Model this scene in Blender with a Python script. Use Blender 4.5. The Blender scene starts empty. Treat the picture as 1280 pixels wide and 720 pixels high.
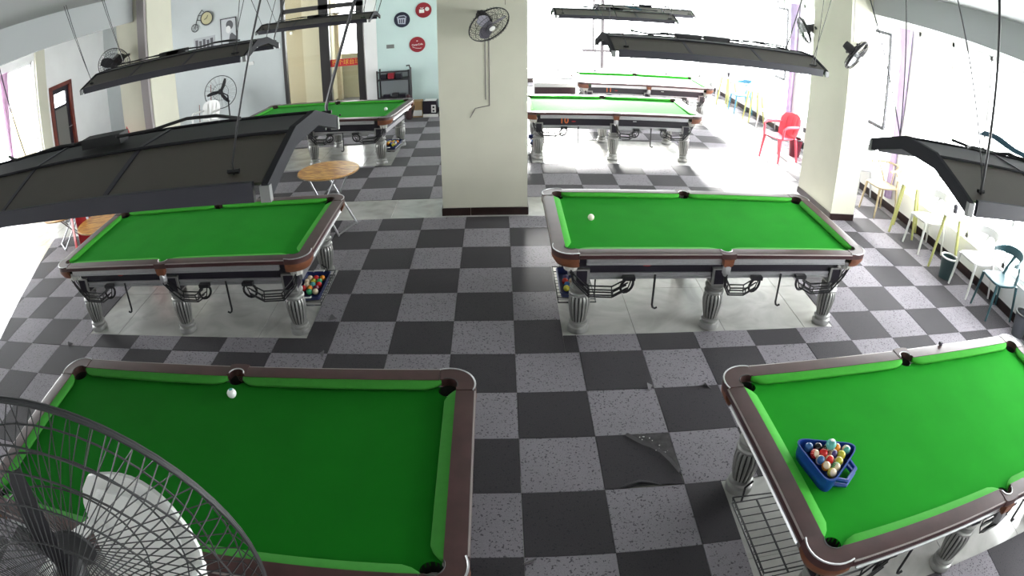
import bpy, math, random
from mathutils import Vector, Matrix
random.seed(7)
R = math.radians
SC = bpy.context.scene
COL = SC.collection

# ------------------------------------------------------------------ camera
cam = bpy.data.cameras.new('camera')
cam_ob = bpy.data.objects.new('camera', cam)
COL.objects.link(cam_ob)
SC.camera = cam_ob
cam.type = 'PANO'
cam.sensor_fit = 'HORIZONTAL'
cam.sensor_width = 36.0
POLY = (0.0, -4.37258524e-02, -2.29223763e-04, 1.87717767e-05, -1.00218314e-06)
for holder in (cam, getattr(cam, 'cycles', None)):
    if holder is not None and hasattr(holder, 'panorama_type'):
        holder.panorama_type = 'FISHEYE_LENS_POLYNOMIAL'
        holder.fisheye_fov = R(150)
        for n, v in enumerate(POLY):
            setattr(holder, 'fisheye_polynomial_k%d' % n, v)
cam.clip_start = 0.02
cam.clip_end = 200
CAM = Vector((-0.09705, -4.12501, 2.77281))
c_r = Vector((0.99978601, -0.02028984, -0.0040326))
c_u = Vector((0.01308983, 0.46954555, 0.88281121))
c_f = Vector((0.01601861, 0.88267508, -0.46971066))
m3 = Matrix((c_r, c_u, -c_f)).transposed()
cam_ob.matrix_world = Matrix.Translation(CAM) @ m3.to_4x4()

# ------------------------------------------------------------------ world, light, exposure
SC.view_settings.view_transform = 'Standard'
SC.view_settings.look = 'None'
SC.view_settings.gamma = 1.0
SC.view_settings.exposure = 1.66
wd = bpy.data.worlds.new('overcast_sky')
SC.world = wd
wd.use_nodes = True
bgn = wd.node_tree.nodes['Background']
bgn.inputs['Color'].default_value = (0.97, 0.98, 1.0, 1)
bgn.inputs['Strength'].default_value = 5.0

# hazy sun low beyond the far windows, softened by the bright overcast
sun = bpy.data.lights.new('hazy_sun', 'SUN'); sun.energy = 32.0; sun.angle = R(12); sun.color = (1.0, 0.97, 0.94)
sun_ob = bpy.data.objects.new('hazy_sun', sun); COL.objects.link(sun_ob)
sd = Vector((math.sin(R(1)) * math.cos(R(20)), math.cos(R(1)) * math.cos(R(20)), math.sin(R(20))))
sun_ob.rotation_euler = sd.to_track_quat('Z', 'Y').to_euler()
def portal(name, loc, rot, sx, sy):
    l = bpy.data.lights.new(name, 'AREA')
    l.shape = 'RECTANGLE'; l.size = sx; l.size_y = sy
    try:
        l.cycles.is_portal = True
    except Exception:
        l.energy = 0.0
    o = bpy.data.objects.new(name, l); o.location = loc; o.rotation_euler = rot
    COL.objects.link(o)
# daylight comes in through the windows: sampling portals, no light of their own
portal('window_portal', (5.95, 3.4, 1.65), (0, R(90), 0), 2.6, 15.6)
portal('window_portal', (2.9, 12.8, 1.75), (R(-90), 0, 0), 5.2, 3.0)
portal('window_portal', (-9.95, 2.35, 1.5), (0, R(-90), 0), 2.9, 7.3)

# ------------------------------------------------------------------ materials
def lin(h):
    h = h.lstrip('#')
    out = []
    for i in (0, 2, 4):
        c = int(h[i:i+2], 16) / 255
        out.append(c / 12.92 if c <= 0.04045 else ((c + 0.055) / 1.055) ** 2.4)
    return tuple(out)
MATS = {}
def mat(name, col, rough=0.5, metal=0.0, noise=0.0, nscale=20.0, bump=0.0, bscale=200.0, spec=0.5, sheen=0.0, emit=None, rnd=0.0, coat=0.0):
    if isinstance(col, str): col = lin(col)
    m = bpy.data.materials.new(name); m.use_nodes = True
    nt = m.node_tree; b = nt.nodes['Principled BSDF']
    b.inputs['Base Color'].default_value = (*col, 1)
    b.inputs['Roughness'].default_value = rough
    b.inputs['Metallic'].default_value = metal
    b.inputs['Specular IOR Level'].default_value = spec
    if sheen: b.inputs['Sheen Weight'].default_value = sheen; b.inputs['Sheen Roughness'].default_value = 0.3
    if coat: b.inputs['Coat Weight'].default_value = coat
    if emit: b.inputs['Emission Color'].default_value = (*col, 1); b.inputs['Emission Strength'].default_value = emit
    tc = nt.nodes.new('ShaderNodeTexCoord')
    if noise or rnd:
        nz = nt.nodes.new('ShaderNodeTexNoise'); nz.inputs['Scale'].default_value = nscale; nz.inputs['Detail'].default_value = 4
        nt.links.new(tc.outputs['Object'], nz.inputs['Vector'])
        mp = nt.nodes.new('ShaderNodeMapRange'); mp.inputs[1].default_value = 0.3; mp.inputs[2].default_value = 0.7
        mp.inputs[3].default_value = 1 - noise; mp.inputs[4].default_value = 1 + noise
        nt.links.new(nz.outputs['Fac'], mp.inputs[0])
        src = mp.outputs[0]
        if rnd:
            oi = nt.nodes.new('ShaderNodeObjectInfo')
            m2 = nt.nodes.new('ShaderNodeMapRange'); m2.inputs[3].default_value = 1 - rnd; m2.inputs[4].default_value = 1 + rnd
            nt.links.new(oi.outputs['Random'], m2.inputs[0])
            mm = nt.nodes.new('ShaderNodeMath'); mm.operation = 'MULTIPLY'
            nt.links.new(src, mm.inputs[0]); nt.links.new(m2.outputs[0], mm.inputs[1]); src = mm.outputs[0]
        vm = nt.nodes.new('ShaderNodeVectorMath'); vm.operation = 'SCALE'
        vm.inputs[0].default_value = col
        nt.links.new(src, vm.inputs['Scale'])
        nt.links.new(vm.outputs[0], b.inputs['Base Color'])
    if bump:
        n2 = nt.nodes.new('ShaderNodeTexNoise'); n2.inputs['Scale'].default_value = bscale
        nt.links.new(tc.outputs['Object'], n2.inputs['Vector'])
        bp = nt.nodes.new('ShaderNodeBump'); bp.inputs['Strength'].default_value = bump; bp.inputs['Distance'].default_value = 0.004
        nt.links.new(n2.outputs['Fac'], bp.inputs['Height']); nt.links.new(bp.outputs[0], b.inputs['Normal'])
    MATS[name] = m
    return m

def carpet_mat(name, col, spk, amount, rough, rnd):
    """woven carpet: fine grain plus scattered dark flecks"""
    m = mat(name, col, rough, noise=0.16, nscale=160, bump=0.5, bscale=350, spec=0.2, rnd=rnd, sheen=0.12)
    nt = m.node_tree; b = nt.nodes['Principled BSDF']
    old = b.inputs['Base Color'].links[0].from_socket
    tc = nt.nodes.new('ShaderNodeTexCoord')
    geo = nt.nodes.new('ShaderNodeNewGeometry')
    vo = nt.nodes.new('ShaderNodeTexNoise'); vo.inputs['Scale'].default_value = 75; vo.inputs['Detail'].default_value = 1.0
    nt.links.new(geo.outputs['Position'], vo.inputs['Vector'])
    rp = nt.nodes.new('ShaderNodeMapRange'); rp.inputs[1].default_value = amount; rp.inputs[2].default_value = amount + 0.035
    nt.links.new(vo.outputs['Fac'], rp.inputs[0])
    mx = nt.nodes.new('ShaderNodeMix'); mx.data_type = 'RGBA'
    nt.links.new(rp.outputs[0], mx.inputs['Factor']); nt.links.new(old, mx.inputs['A']); mx.inputs['B'].default_value = (*spk, 1)
    # worn, dusty zones across several tiles
    n3 = nt.nodes.new('ShaderNodeTexNoise'); n3.inputs['Scale'].default_value = 0.9; n3.inputs['Detail'].default_value = 5
    nt.links.new(geo.outputs['Position'], n3.inputs['Vector'])
    r3 = nt.nodes.new('ShaderNodeMapRange'); r3.inputs[1].default_value = 0.3; r3.inputs[2].default_value = 0.7; r3.inputs[3].default_value = 0.88; r3.inputs[4].default_value = 1.12
    nt.links.new(n3.outputs['Fac'], r3.inputs[0])
    sc = nt.nodes.new('ShaderNodeVectorMath'); sc.operation = 'SCALE'
    nt.links.new(mx.outputs['Result'], sc.inputs[0]); nt.links.new(r3.outputs[0], sc.inputs['Scale'])
    nt.links.new(sc.outputs[0], b.inputs['Base Color'])
    return m
CARPET_L = carpet_mat('light_grey_carpet', (0.225, 0.208, 0.232), (0.075, 0.069, 0.080), 0.62, 0.72, 0.06)
CARPET_D = carpet_mat('dark_grey_carpet', (0.042, 0.038, 0.043), (0.02, 0.023, 0.027), 0.66, 0.72, 0.10)

def marble_mat():
    m = mat('polished_floor_tile', (0.55, 0.54, 0.49), 0.16, spec=0.5)
    nt = m.node_tree; b = nt.nodes['Principled BSDF']
    geo = nt.nodes.new('ShaderNodeNewGeometry')
    n1 = nt.nodes.new('ShaderNodeTexNoise'); n1.inputs['Scale'].default_value = 2.6; n1.inputs['Detail'].default_value = 8; n1.inputs['Distortion'].default_value = 1.6
    nt.links.new(geo.outputs['Position'], n1.inputs['Vector'])
    cr = nt.nodes.new('ShaderNodeValToRGB')
    cr.color_ramp.elements[0].position = 0.32; cr.color_ramp.elements[0].color = (0.40, 0.395, 0.37, 1)
    cr.color_ramp.elements[1].position = 0.62; cr.color_ramp.elements[1].color = (0.53, 0.525, 0.50, 1)
    nt.links.new(n1.outputs['Fac'], cr.inputs[0]); nt.links.new(cr.outputs[0], b.inputs['Base Color'])
    return m
MARBLE = marble_mat()
GROUT = mat('floor_screed', (0.17, 0.165, 0.15), 0.8)
CLOTH = mat('green_baize', (0.018, 0.30, 0.021), 0.85, noise=0.06, nscale=3, bump=0.15, bscale=500, spec=0.03, sheen=0.04)
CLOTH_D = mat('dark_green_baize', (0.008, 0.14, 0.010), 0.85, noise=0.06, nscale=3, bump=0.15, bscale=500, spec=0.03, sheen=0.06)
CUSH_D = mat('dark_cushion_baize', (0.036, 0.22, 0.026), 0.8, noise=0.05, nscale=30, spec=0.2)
CUSH = mat('cushion_baize', (0.055, 0.38, 0.036), 0.8, noise=0.05, nscale=30, spec=0.2)
WOOD = mat('mahogany_rail', (0.060, 0.027, 0.026), 0.34, noise=0.2, nscale=9, spec=0.5)
EDGE = mat('rail_edge_brown', (0.040, 0.012, 0.014), 0.3)
LEATHER = mat('copper_brown_leather', (0.17, 0.062, 0.03), 0.38, noise=0.15, nscale=30)
ALU = mat('brushed_aluminium', (0.50, 0.50, 0.51), 0.34, metal=0.8, noise=0.05, nscale=40)
SILVER = mat('silver_paint', (0.34, 0.34, 0.325), 0.36, metal=0.55, noise=0.08, nscale=15)
BLACKP = mat('black_panel', (0.014, 0.011, 0.019), 0.35)
DARKGROOVE = mat('dark_groove', (0.03, 0.03, 0.028), 0.6)
WIRE = mat('black_wire', (0.012, 0.012, 0.014), 0.42)
NET = mat('pocket_net', (0.008, 0.012, 0.008), 0.8)
WHITEP = mat('white_plastic', (0.72, 0.72, 0.70), 0.38)
CUPW = mat('pocket_cup_white', (0.55, 0.54, 0.5), 0.45)
HOOD = mat('lamp_hood_taupe', (0.080, 0.069, 0.054), 0.5, noise=0.06, nscale=4)
HOODTOP = mat('lamp_ridge_black', (0.012, 0.012, 0.013), 0.5)
FASCIA = mat('lamp_fascia_navy', (0.016, 0.015, 0.026), 0.42)
ENDALU = mat('lamp_end_grey', (0.030, 0.030, 0.034), 0.8, spec=0.15)
CAPALU = mat('lamp_cap_silver', (0.22, 0.22, 0.22), 0.4, metal=0.5)
BEAD = mat('rail_bead', (0.30, 0.26, 0.25), 0.35, metal=0.5)
BLADEG = mat('smoky_fan_blade', (0.20, 0.19, 0.23), 0.35)
PILLAR = mat('cream_plaster', (0.60, 0.585, 0.48), 0.8, noise=0.035, nscale=2.2, bump=0.05, bscale=60)
WALLW = mat('white_plaster', (0.84, 0.84, 0.83), 0.8, noise=0.03, nscale=2)
WALLG = mat('grey_plaster', (0.56, 0.60, 0.60), 0.8, noise=0.04, nscale=1.5)
WALLB = mat('pale_aqua_plaster', (0.56, 0.70, 0.68), 0.8, noise=0.04, nscale=1.5)
CEIL = mat('ceiling_paint', (0.44, 0.455, 0.455), 0.85)
BEAM = mat('beam_paint', (0.42, 0.435, 0.44), 0.85)
SKIRT = mat('dark_brown_skirting', (0.022, 0.010, 0.009), 0.3, noise=0.3, nscale=12)
FRAMEW = mat('white_window_frame', (0.80, 0.80, 0.80), 0.4)
FRAMEG = mat('grey_window_frame', (0.035, 0.035, 0.04), 0.5)
FRAMED = mat('dark_door_frame', (0.020, 0.018, 0.019), 0.4)
REDWOOD = mat('red_brown_door', (0.17, 0.035, 0.022), 0.4, noise=0.2, nscale=8)
LILAC = mat('lilac_curtain', (0.50, 0.38, 0.60), 0.85, noise=0.1, nscale=8)
PINKC = mat('pink_curtain', (0.60, 0.36, 0.54), 0.85, noise=0.1, nscale=8)
BLACKF = mat('fan_black', (0.014, 0.013, 0.016), 0.45)
FANGREY = mat('fan_guard_grey', (0.022, 0.022, 0.024), 0.5)
BEIGE = mat('beige_hall_wall', (0.33, 0.28, 0.18), 0.8)
PIPE = mat('grey_pipe', (0.17, 0.15, 0.16), 0.6)
REDP = mat('red_plastic', (0.52, 0.018, 0.03), 0.3)
PINKRED = mat('coral_plastic', (0.72, 0.105, 0.15), 0.35)
TEAL = mat('teal_plastic', (0.028, 0.085, 0.10), 0.4)
BLUEP = mat('sky_blue_plastic', (0.09, 0.30, 0.45), 0.4)
PALEP = mat('pale_grey_plastic', (0.55, 0.56, 0.58), 0.4)
YLEG = mat('yellow_green_wood', (0.48, 0.48, 0.17), 0.5)
BEECH = mat('beech_wood', (0.42, 0.34, 0.22), 0.5, noise=0.1, nscale=10)
TABLETOP = mat('white_laminate', (0.72, 0.71, 0.68), 0.35)
BINT = mat('bin_dark_green', (0.030, 0.060, 0.062), 0.4)
BING = mat('bin_grey', (0.09, 0.095, 0.11), 0.4)
STEEL = mat('steel_tube', (0.35, 0.35, 0.36), 0.35, metal=0.8)
CARD = mat('cardboard', (0.33, 0.21, 0.10), 0.8)
BLUEK = mat('blue_rack_plastic', (0.012, 0.055, 0.30), 0.35)
NAVY = mat('navy_tray', (0.012, 0.022, 0.11), 0.4)
INKW = mat('white_print', (0.75, 0.75, 0.73), 0.6)
INKY = mat('yellow_print', (0.75, 0.42, 0.06), 0.6)
INKO = mat('orange_print', (0.62, 0.14, 0.03), 0.5)
INKR = mat('red_print', (0.30, 0.015, 0.02), 0.5)
SIGNR = mat('sign_red', (0.26, 0.012, 0.022), 0.45)
SIGNB = mat('sign_navy', (0.010, 0.014, 0.035), 0.45)
SIGNL = mat('sign_light', (0.45, 0.47, 0.55), 0.5)
TEALRAG = mat('teal_cloth', (0.02, 0.075, 0.11), 0.8)

def wood_top():
    m = mat('orange_woodgrain', (0.5, 0.24, 0.07), 0.3, spec=0.3)
    nt = m.node_tree; b = nt.nodes['Principled BSDF']
    tc = nt.nodes.new('ShaderNodeTexCoord'); mp = nt.nodes.new('ShaderNodeMapping'); mp.inputs['Scale'].default_value = (4, 22, 4); mp.inputs['Rotation'].default_value = (0, 0, 0.6)
    nz = nt.nodes.new('ShaderNodeTexNoise'); nz.inputs['Scale'].default_value = 1.6; nz.inputs['Detail'].default_value = 5; nz.inputs['Distortion'].default_value = 1.0
    cr = nt.nodes.new('ShaderNodeValToRGB')
    cr.color_ramp.elements[0].position = 0.36; cr.color_ramp.elements[0].color = (0.42, 0.14, 0.02, 1)
    cr.color_ramp.elements[1].position = 0.62; cr.color_ramp.elements[1].color = (0.80, 0.44, 0.09, 1)
    nt.links.new(tc.outputs['Object'], mp.inputs[0]); nt.links.new(mp.outputs[0], nz.inputs['Vector']); nt.links.new(nz.outputs['Fac'], cr.inputs[0]); nt.links.new(cr.outputs[0], b.inputs['Base Color'])
    return m
WOODTOP = wood_top()

def glass_mat():
    m = bpy.data.materials.new('window_glass'); m.use_nodes = True
    nt = m.node_tree; nt.nodes.clear()
    out = nt.nodes.new('ShaderNodeOutputMaterial'); mx = nt.nodes.new('ShaderNodeMixShader')
    tr = nt.nodes.new('ShaderNodeBsdfTransparent'); tr.inputs[0].default_value = (0.975, 0.985, 0.98, 1)
    gl = nt.nodes.new('ShaderNodeBsdfGlossy'); gl.inputs['Roughness'].default_value = 0.02
    lw = nt.nodes.new('ShaderNodeLayerWeight'); pw = nt.nodes.new('ShaderNodeMath'); pw.operation = 'POWER'; pw.inputs[1].default_value = 5.0
    ma = nt.nodes.new('ShaderNodeMath'); ma.operation = 'MULTIPLY_ADD'; ma.inputs[1].default_value = 0.6; ma.inputs[2].default_value = 0.025
    nt.links.new(lw.outputs['Facing'], pw.inputs[0]); nt.links.new(pw.outputs[0], ma.inputs[0]); nt.links.new(ma.outputs[0], mx.inputs[0]); nt.links.new(tr.outputs[0], mx.inputs[1]); nt.links.new(gl.outputs[0], mx.inputs[2]); nt.links.new(mx.outputs[0], out.inputs[0])
    return m
GLASS = glass_mat()

# ------------------------------------------------------------------ mesh building
class MB:
    def __init__(s): s.v = []; s.f = []; s.mi = []; s.cur = 0
    def add(s, vs, fs):
        o = len(s.v); s.v.extend([tuple(p) for p in vs])
        for f in fs: s.f.append(tuple(i + o for i in f)); s.mi.append(s.cur)
        return s
    def box(s, c, size, M=None):
        x, y, z = size[0] / 2, size[1] / 2, size[2] / 2
        vs = [Vector((sx * x, sy * y, sz * z)) for sx in (-1, 1) for sy in (-1, 1) for sz in (-1, 1)]
        if M is not None: vs = [M @ p for p in vs]
        vs = [p + Vector(c) for p in vs]
        return s.add(vs, [(0, 1, 3, 2), (4, 6, 7, 5), (0, 4, 5, 1), (2, 3, 7, 6), (0, 2, 6, 4), (1, 5, 7, 3)])
    def b2(s, a, b):
        return s.box([(a[i] + b[i]) / 2 for i in range(3)], [abs(b[i] - a[i]) for i in range(3)])
    def bbox(s, c, size, bev, M=None):
        """box with its four upper edges chamfered"""
        x, y, z = size[0] / 2, size[1] / 2, size[2] / 2
        vs = []
        for zz, k in ((-z, 0), (z - bev, 0), (z, bev)):
            vs += [Vector((sx * (x - k), sy * (y - k), zz)) for sx, sy in ((-1, -1), (1, -1), (1, 1), (-1, 1))]
        if M is not None: vs = [M @ p for p in vs]
        vs = [p + Vector(c) for p in vs]
        fs = [(3, 2, 1, 0), (8, 9, 10, 11)]
        for r in (0, 4):
            for i in range(4): fs.append((r + i, r + (i + 1) % 4, r + 4 + (i + 1) % 4, r + 4 + i))
        return s.add(vs, fs)
    def prism(s, pts, z0, z1):
        n = len(pts)
        vs = [(p[0], p[1], z0) for p in pts] + [(p[0], p[1], z1) for p in pts]
        return s.add(vs, [tuple(range(n - 1, -1, -1)), tuple(range(n, 2 * n))] + [(i, (i + 1) % n, n + (i + 1) % n, n + i) for i in range(n)])
    def tube(s, pts, r, n=6, closed=False, caps=True):
        pts = [Vector(p) for p in pts]; k = len(pts); rings = []
        rr = r if isinstance(r, (list, tuple)) else [r] * k
        prev = None
        for i in range(k):
            if closed: t = pts[(i + 1) % k] - pts[i - 1]
            else: t = pts[min(i + 1, k - 1)] - pts[max(i - 1, 0)]
            if t.length < 1e-9: t = Vector((0, 0, 1))
            t.normalize()
            if prev is None:
                a = t.orthogonal().normalized()
            else:
                a = prev - t * prev.dot(t)
                a = a.normalized() if a.length > 1e-6 else t.orthogonal().normalized()
            prev = a; b = t.cross(a)
            rings.append([pts[i] + rr[i] * (math.cos(2 * math.pi * j / n) * a + math.sin(2 * math.pi * j / n) * b) for j in range(n)])
        vs = [p for q in rings for p in q]; fs = []
        for i in range(k if closed else k - 1):
            i2 = (i + 1) % k
            for j in range(n): fs.append((i * n + j, i * n + (j + 1) % n, i2 * n + (j + 1) % n, i2 * n + j))
        if caps and not closed:
            fs.append(tuple(range(n - 1, -1, -1))); fs.append(tuple((k - 1) * n + j for j in range(n)))
        return s.add(vs, fs)
    def lathe(s, prof, n=16, c=(0, 0, 0), M=None, rfun=None):
        vs = []; k = len(prof); c = Vector(c)
        for (r, z) in prof:
            for j in range(n):
                a = 2 * math.pi * j / n; q = r * (rfun(a) if rfun else 1)
                p = Vector((q * math.cos(a), q * math.sin(a), z))
                if M is not None: p = M @ p
                vs.append(p + c)
        fs = [(i * n + j, i * n + (j + 1) % n, (i + 1) * n + (j + 1) % n, (i + 1) * n + j) for i in range(k - 1) for j in range(n)]
        if prof[0][0] > 1e-6: fs.append(tuple(range(n - 1, -1, -1)))
        if prof[-1][0] > 1e-6: fs.append(tuple((k - 1) * n + j for j in range(n)))
        return s.add(vs, fs)
    def loft(s, rings, closed_ring=True, caps=True):
        n = len(rings[0]); vs = [p for q in rings for p in q]; fs = []
        for i in range(len(rings) - 1):
            for j in range(n if closed_ring else n - 1):
                fs.append((i * n + j, i * n + (j + 1) % n, (i + 1) * n + (j + 1) % n, (i + 1) * n + j))
        if caps and closed_ring:
            fs.append(tuple(range(n - 1, -1, -1))); fs.append(tuple((len(rings) - 1) * n + j for j in range(n)))
        return s.add(vs, fs)
    def sphere(s, c, r, n=14, m=8):
        return s.lathe([(max(r * math.sin(math.pi * i / m), 0), -r * math.cos(math.pi * i / m)) for i in range(m + 1)], n, c)
    def mesh(s, name, mats, smooth=True, ang=40):
        me = bpy.data.meshes.new(name); me.from_pydata(s.v, [], s.f)
        for m in (mats if isinstance(mats, (list, tuple)) else [mats]): me.materials.append(m)
        if any(s.mi): me.polygons.foreach_set('material_index', s.mi)
        if smooth:
            me.shade_smooth()
            try: me.set_sharp_from_angle(angle=R(ang))
            except Exception: pass
        me.update(); return me
    def build(s, name, mats, parent=None, smooth=True, ang=40):
        o = bpy.data.objects.new(name, s.mesh(name, mats, smooth, ang)); COL.objects.link(o)
        if parent is not None: o.parent = parent
        return o

def tag(o, label=None, cat=None, group=None, kind=None):
    if label: o['label'] = label
    if cat: o['category'] = cat
    if group: o['group'] = group
    if kind: o['kind'] = kind
    return o
def thing(name, label, cat, loc=(0, 0, 0), rz=0.0, group=None):
    o = bpy.data.objects.new(name, None); o.empty_display_size = 0.1
    o.location = loc; o.rotation_euler = (0, 0, rz); COL.objects.link(o)
    return tag(o, label, cat, group)
KIDS = {}
def copy_tree(o, parent=None):
    c = o.copy(); COL.objects.link(c); c.parent = parent
    for ch in list(o.children): copy_tree(ch, c)
    return c
def dup(o, loc, rz=None, label=None, group=None):
    c = copy_tree(o); c.location = loc
    if rz is not None: c.rotation_euler = (0, 0, rz)
    if label: c['label'] = label
    if group: c['group'] = group
    return c
def text_mesh(body, size, M, name, material, parent=None, depth=0.001, bold=0.0):
    cu = bpy.data.curves.new(name, 'FONT'); cu.body = body; cu.size = size; cu.align_x = 'CENTER'; cu.align_y = 'CENTER'
    cu.extrude = depth; cu.offset = bold; cu.resolution_u = 3
    t = bpy.data.objects.new(name, cu); COL.objects.link(t); bpy.context.view_layer.update()
    me = bpy.data.meshes.new_from_object(t.evaluated_get(bpy.context.evaluated_depsgraph_get()))
    bpy.data.objects.remove(t); me.transform(M); me.materials.clear(); me.materials.append(material); me.name = name
    o = bpy.data.objects.new(name, me); COL.objects.link(o)
    if parent is not None: o.parent = parent
    return o
def face_M(loc, right, up):
    r = Vector(right).normalized(); u = Vector(up).normalized(); n = r.cross(u)
    return Matrix.Translation(Vector(loc)) @ Matrix((r, u, n)).transposed().to_4x4()
def arc(c, r, a0, a1, n):
    return [(c[0] + r * math.cos(R(a0 + (a1 - a0) * i / n)), c[1] + r * math.sin(R(a0 + (a1 - a0) * i / n))) for i in range(n + 1)]

# ------------------------------------------------------------------ room shell
XL, XR_, YF, YB, YB2, ZC = -9.65, 5.65, -4.6, 8.9, 12.5, 3.25
XM = -0.55                                   # where the back wall steps back
fl = MB(); fl.b2((XL - .2, YF - .2, -.12), (XR_ + .2, YB2 + .2, -.004))
floor = tag(fl.build('floor', GROUT), 'floor of polished tiles under grey chequered carpet tiles', kind='structure')
ce = MB(); ce.b2((XL - .2, YF - .2, ZC), (XR_ + .2, YB2 + .2, ZC + .15))
tag(ce.build('ceiling', CEIL), kind='structure')

# --- floor finish: polygons clipped against the bare strips
def clip(poly, nx, ny, d):                   # keep nx*x+ny*y <= d
    out = []
    for i in range(len(poly)):
        a, b = poly[i], poly[(i + 1) % len(poly)]
        da, db = nx * a[0] + ny * a[1] - d, nx * b[0] + ny * b[1] - d
        if da <= 0: out.append(a)
        if (da < 0 < db) or (db < 0 < da):
            t = da / (da - db); out.append((a[0] + t * (b[0] - a[0]), a[1] + t * (b[1] - a[1])))
    return out
def area(p):
    return abs(sum(p[i][0] * p[(i + 1) % len(p)][1] - p[(i + 1) % len(p)][0] * p[i][1] for i in range(len(p)))) / 2 if len(p) > 2 else 0
def minus(polys, rect):
    x0, y0, x1, y1 = rect; out = []
    for p in polys:
        if max(q[0] for q in p) <= x0 or min(q[0] for q in p) >= x1 or max(q[1] for q in p) <= y0 or min(q[1] for q in p) >= y1:
            out.append(p); continue
        for piece in (clip(p, 1, 0, x0), clip(p, -1, 0, -x1)):
            if area(piece) > 2e-4: out.append(piece)
        mid = clip(clip(p, -1, 0, -x0), 1, 0, x1)
        for piece in (clip(mid, 0, 1, y0), clip(mid, 0, -1, -y1)):
            if area(piece) > 2e-4: out.append(piece)
    return out
BARE = [(.39, .25, 2.91, 1.52), (-4.2, .23, -1.74, 1.52), (-4.3, 5.08, -1.75, 6.42), (.38, 5.03, 2.95, 6.42), (1.5, 7.86, 4.1, 9.25),
        (1.24, -2.62, 3.85, -1.5), (-2.95, -2.72, -.42, -1.5), (XL, 2.86, 4.25, 3.53)]
def left_edge(poly):                          # the carpet stops along a slanting cut by the left-hand windows
    return clip(poly, -1, -.418, 5.672)
def view_size(p, r):
    d = Vector((p[0], p[1], 0)) - CAM; dist = d.length; dn = d / dist
    f = dn.dot(c_f)
    if f < .3: return 0
    th = math.acos(min(1, f)); s = math.hypot(dn.dot(c_r), dn.dot(c_u))
    k = 802 * (th - .084 * th ** 3) / max(s, 1e-6)
    x, y = dn.dot(c_r) * k, dn.dot(c_u) * k
    return (abs(dn.z) * r / dist ** 2) if abs(x) < 690 and abs(y) < 400 else 0
full = MB(); full.bbox((0, 0, .003), (.4975, .4975, .006), .0015)
full_me = {0: full.mesh('carpet_tile_light', CARPET_L, smooth=False), 1: full.mesh('carpet_tile_dark', CARPET_D, smooth=False)}
cells = []
TORN = {(2, -3): 'torn', (2, -2): 'corner', (3, -2): 'corner2'}
for i in range(-20, 12):
    for j in range(-10, 26):
        x0, y0, x1, y1 = i * .5, j * .5, i * .5 + .5, j * .5 + .5
        p = [(max(x0, XL), max(y0, YF)), (min(x1, XR_), max(y0, YF)), (min(x1, XR_), min(y1, YB2)), (max(x0, XL), min(y1, YB2))]
        if p[0][0] >= p[1][0] or p[0][1] >= p[2][1]: continue
        if p[0][1] > YB and p[1][0] < XM: continue
        ps = [p]
        for r in BARE: ps = minus(ps, r)
        ps = [left_edge(q) for q in ps]
        ps = [q for q in ps if area(q) > 4e-4]
        dark = (i + j) % 2 == 0
        for q in ps:
            cx = sum(a[0] for a in q) / len(q); cy = sum(a[1] for a in q) / len(q)
            cells.append((view_size((cx, cy), area(q)), i, j, q, dark, area(q) > .2495))
cells.sort(key=lambda t: -t[0])
rest = MB()
def shrink(q, k=.0013):
    cx = sum(a[0] for a in q) / len(q); cy = sum(a[1] for a in q) / len(q)
    return [(a[0] + (cx - a[0]) * k / max(abs(a[0] - cx), .02) * (abs(a[0] - cx) > 1e-6), a[1] + (cy - a[1]) * k / max(abs(a[1] - cy), .02) * (abs(a[1] - cy) > 1e-6)) for a in q]
for n, (vs_, i, j, q, dark, whole) in enumerate(cells):
    if n < 300:
        if (i, j) in ((1, -3),):
            continue
        if whole:
            o = bpy.data.objects.new('carpet_tile', full_me[int(dark)]); COL.objects.link(o); o.parent = floor
            o.location = (i * .5 + .25 + random.uniform(-.001, .001), j * .5 + .25 + random.uniform(-.001, .001), random.uniform(-.0015, .0012))
            o.rotation_euler = (random.uniform(-.002, .002), random.uniform(-.002, .002), random.uniform(-.003, .003))
        else:
            m_ = MB(); m_.prism(shrink(q), 0, .006 + random.uniform(-.001, .001)); m_.build('carpet_tile', CARPET_D if dark else CARPET_L, floor, smooth=False)
    else:
        rest.cur = int(dark); rest.prism(shrink(q), 0, .006)
tag(rest.build('carpet_tile_field', [CARPET_L, CARPET_D], floor, smooth=False), kind='stuff')
# torn dark tile with its ragged upper corner lifted
tq = MB()
outl = [(.5, -1.4975), (.62, -1.4975), (.70, -1.480), (.80, -1.478), (.9975, -1.4975), (.985, -1.40), (.945, -1.29), (.90, -1.20), (.845, -1.14), (.80, -1.115), (.76, -1.075), (.73, -1.0025), (.5025, -1.0025)]
tq.prism(outl, 0, .006)
tq.build('carpet_tile', CARPET_D, floor, smooth=False)['label'] = 'dark grey carpet tile torn away along its upper edge'
under = MB(); under.prism([(.728, -1.003), (.998, -1.003), (.998, -1.42), (.94, -1.30), (.89, -1.21), (.84, -1.15), (.75, -1.085)], 0, .0045)
under.build('carpet_underlay', mat('glue_stained_underlay', (0.040, 0.036, 0.038), 0.7, noise=0.5, nscale=25, bump=0.8, bscale=60), floor, smooth=False)
MATS['carpet_backing'] = mat('carpet_backing', (0.10, 0.095, 0.10), 0.8)
cur_ = MB()
flap = [Vector((.70, -1.01, .006)), Vector((.745, -1.06, .007)), Vector((.80, -1.115, .008)), Vector((.845, -1.14, .007)), Vector((.90, -1.20, .008)), Vector((.945, -1.29, .007)), Vector((.985, -1.40, .006))]
flap2 = [p + Vector((.010, .010, .016 + .006 * (i_ % 2))) for i_, p in enumerate(flap)]
cur_.loft([flap, flap2, [p + Vector((.003, .0, -.004)) for p in flap2]], closed_ring=False)
cur_.build('carpet_curl', MATS['carpet_backing'], floor)
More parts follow.
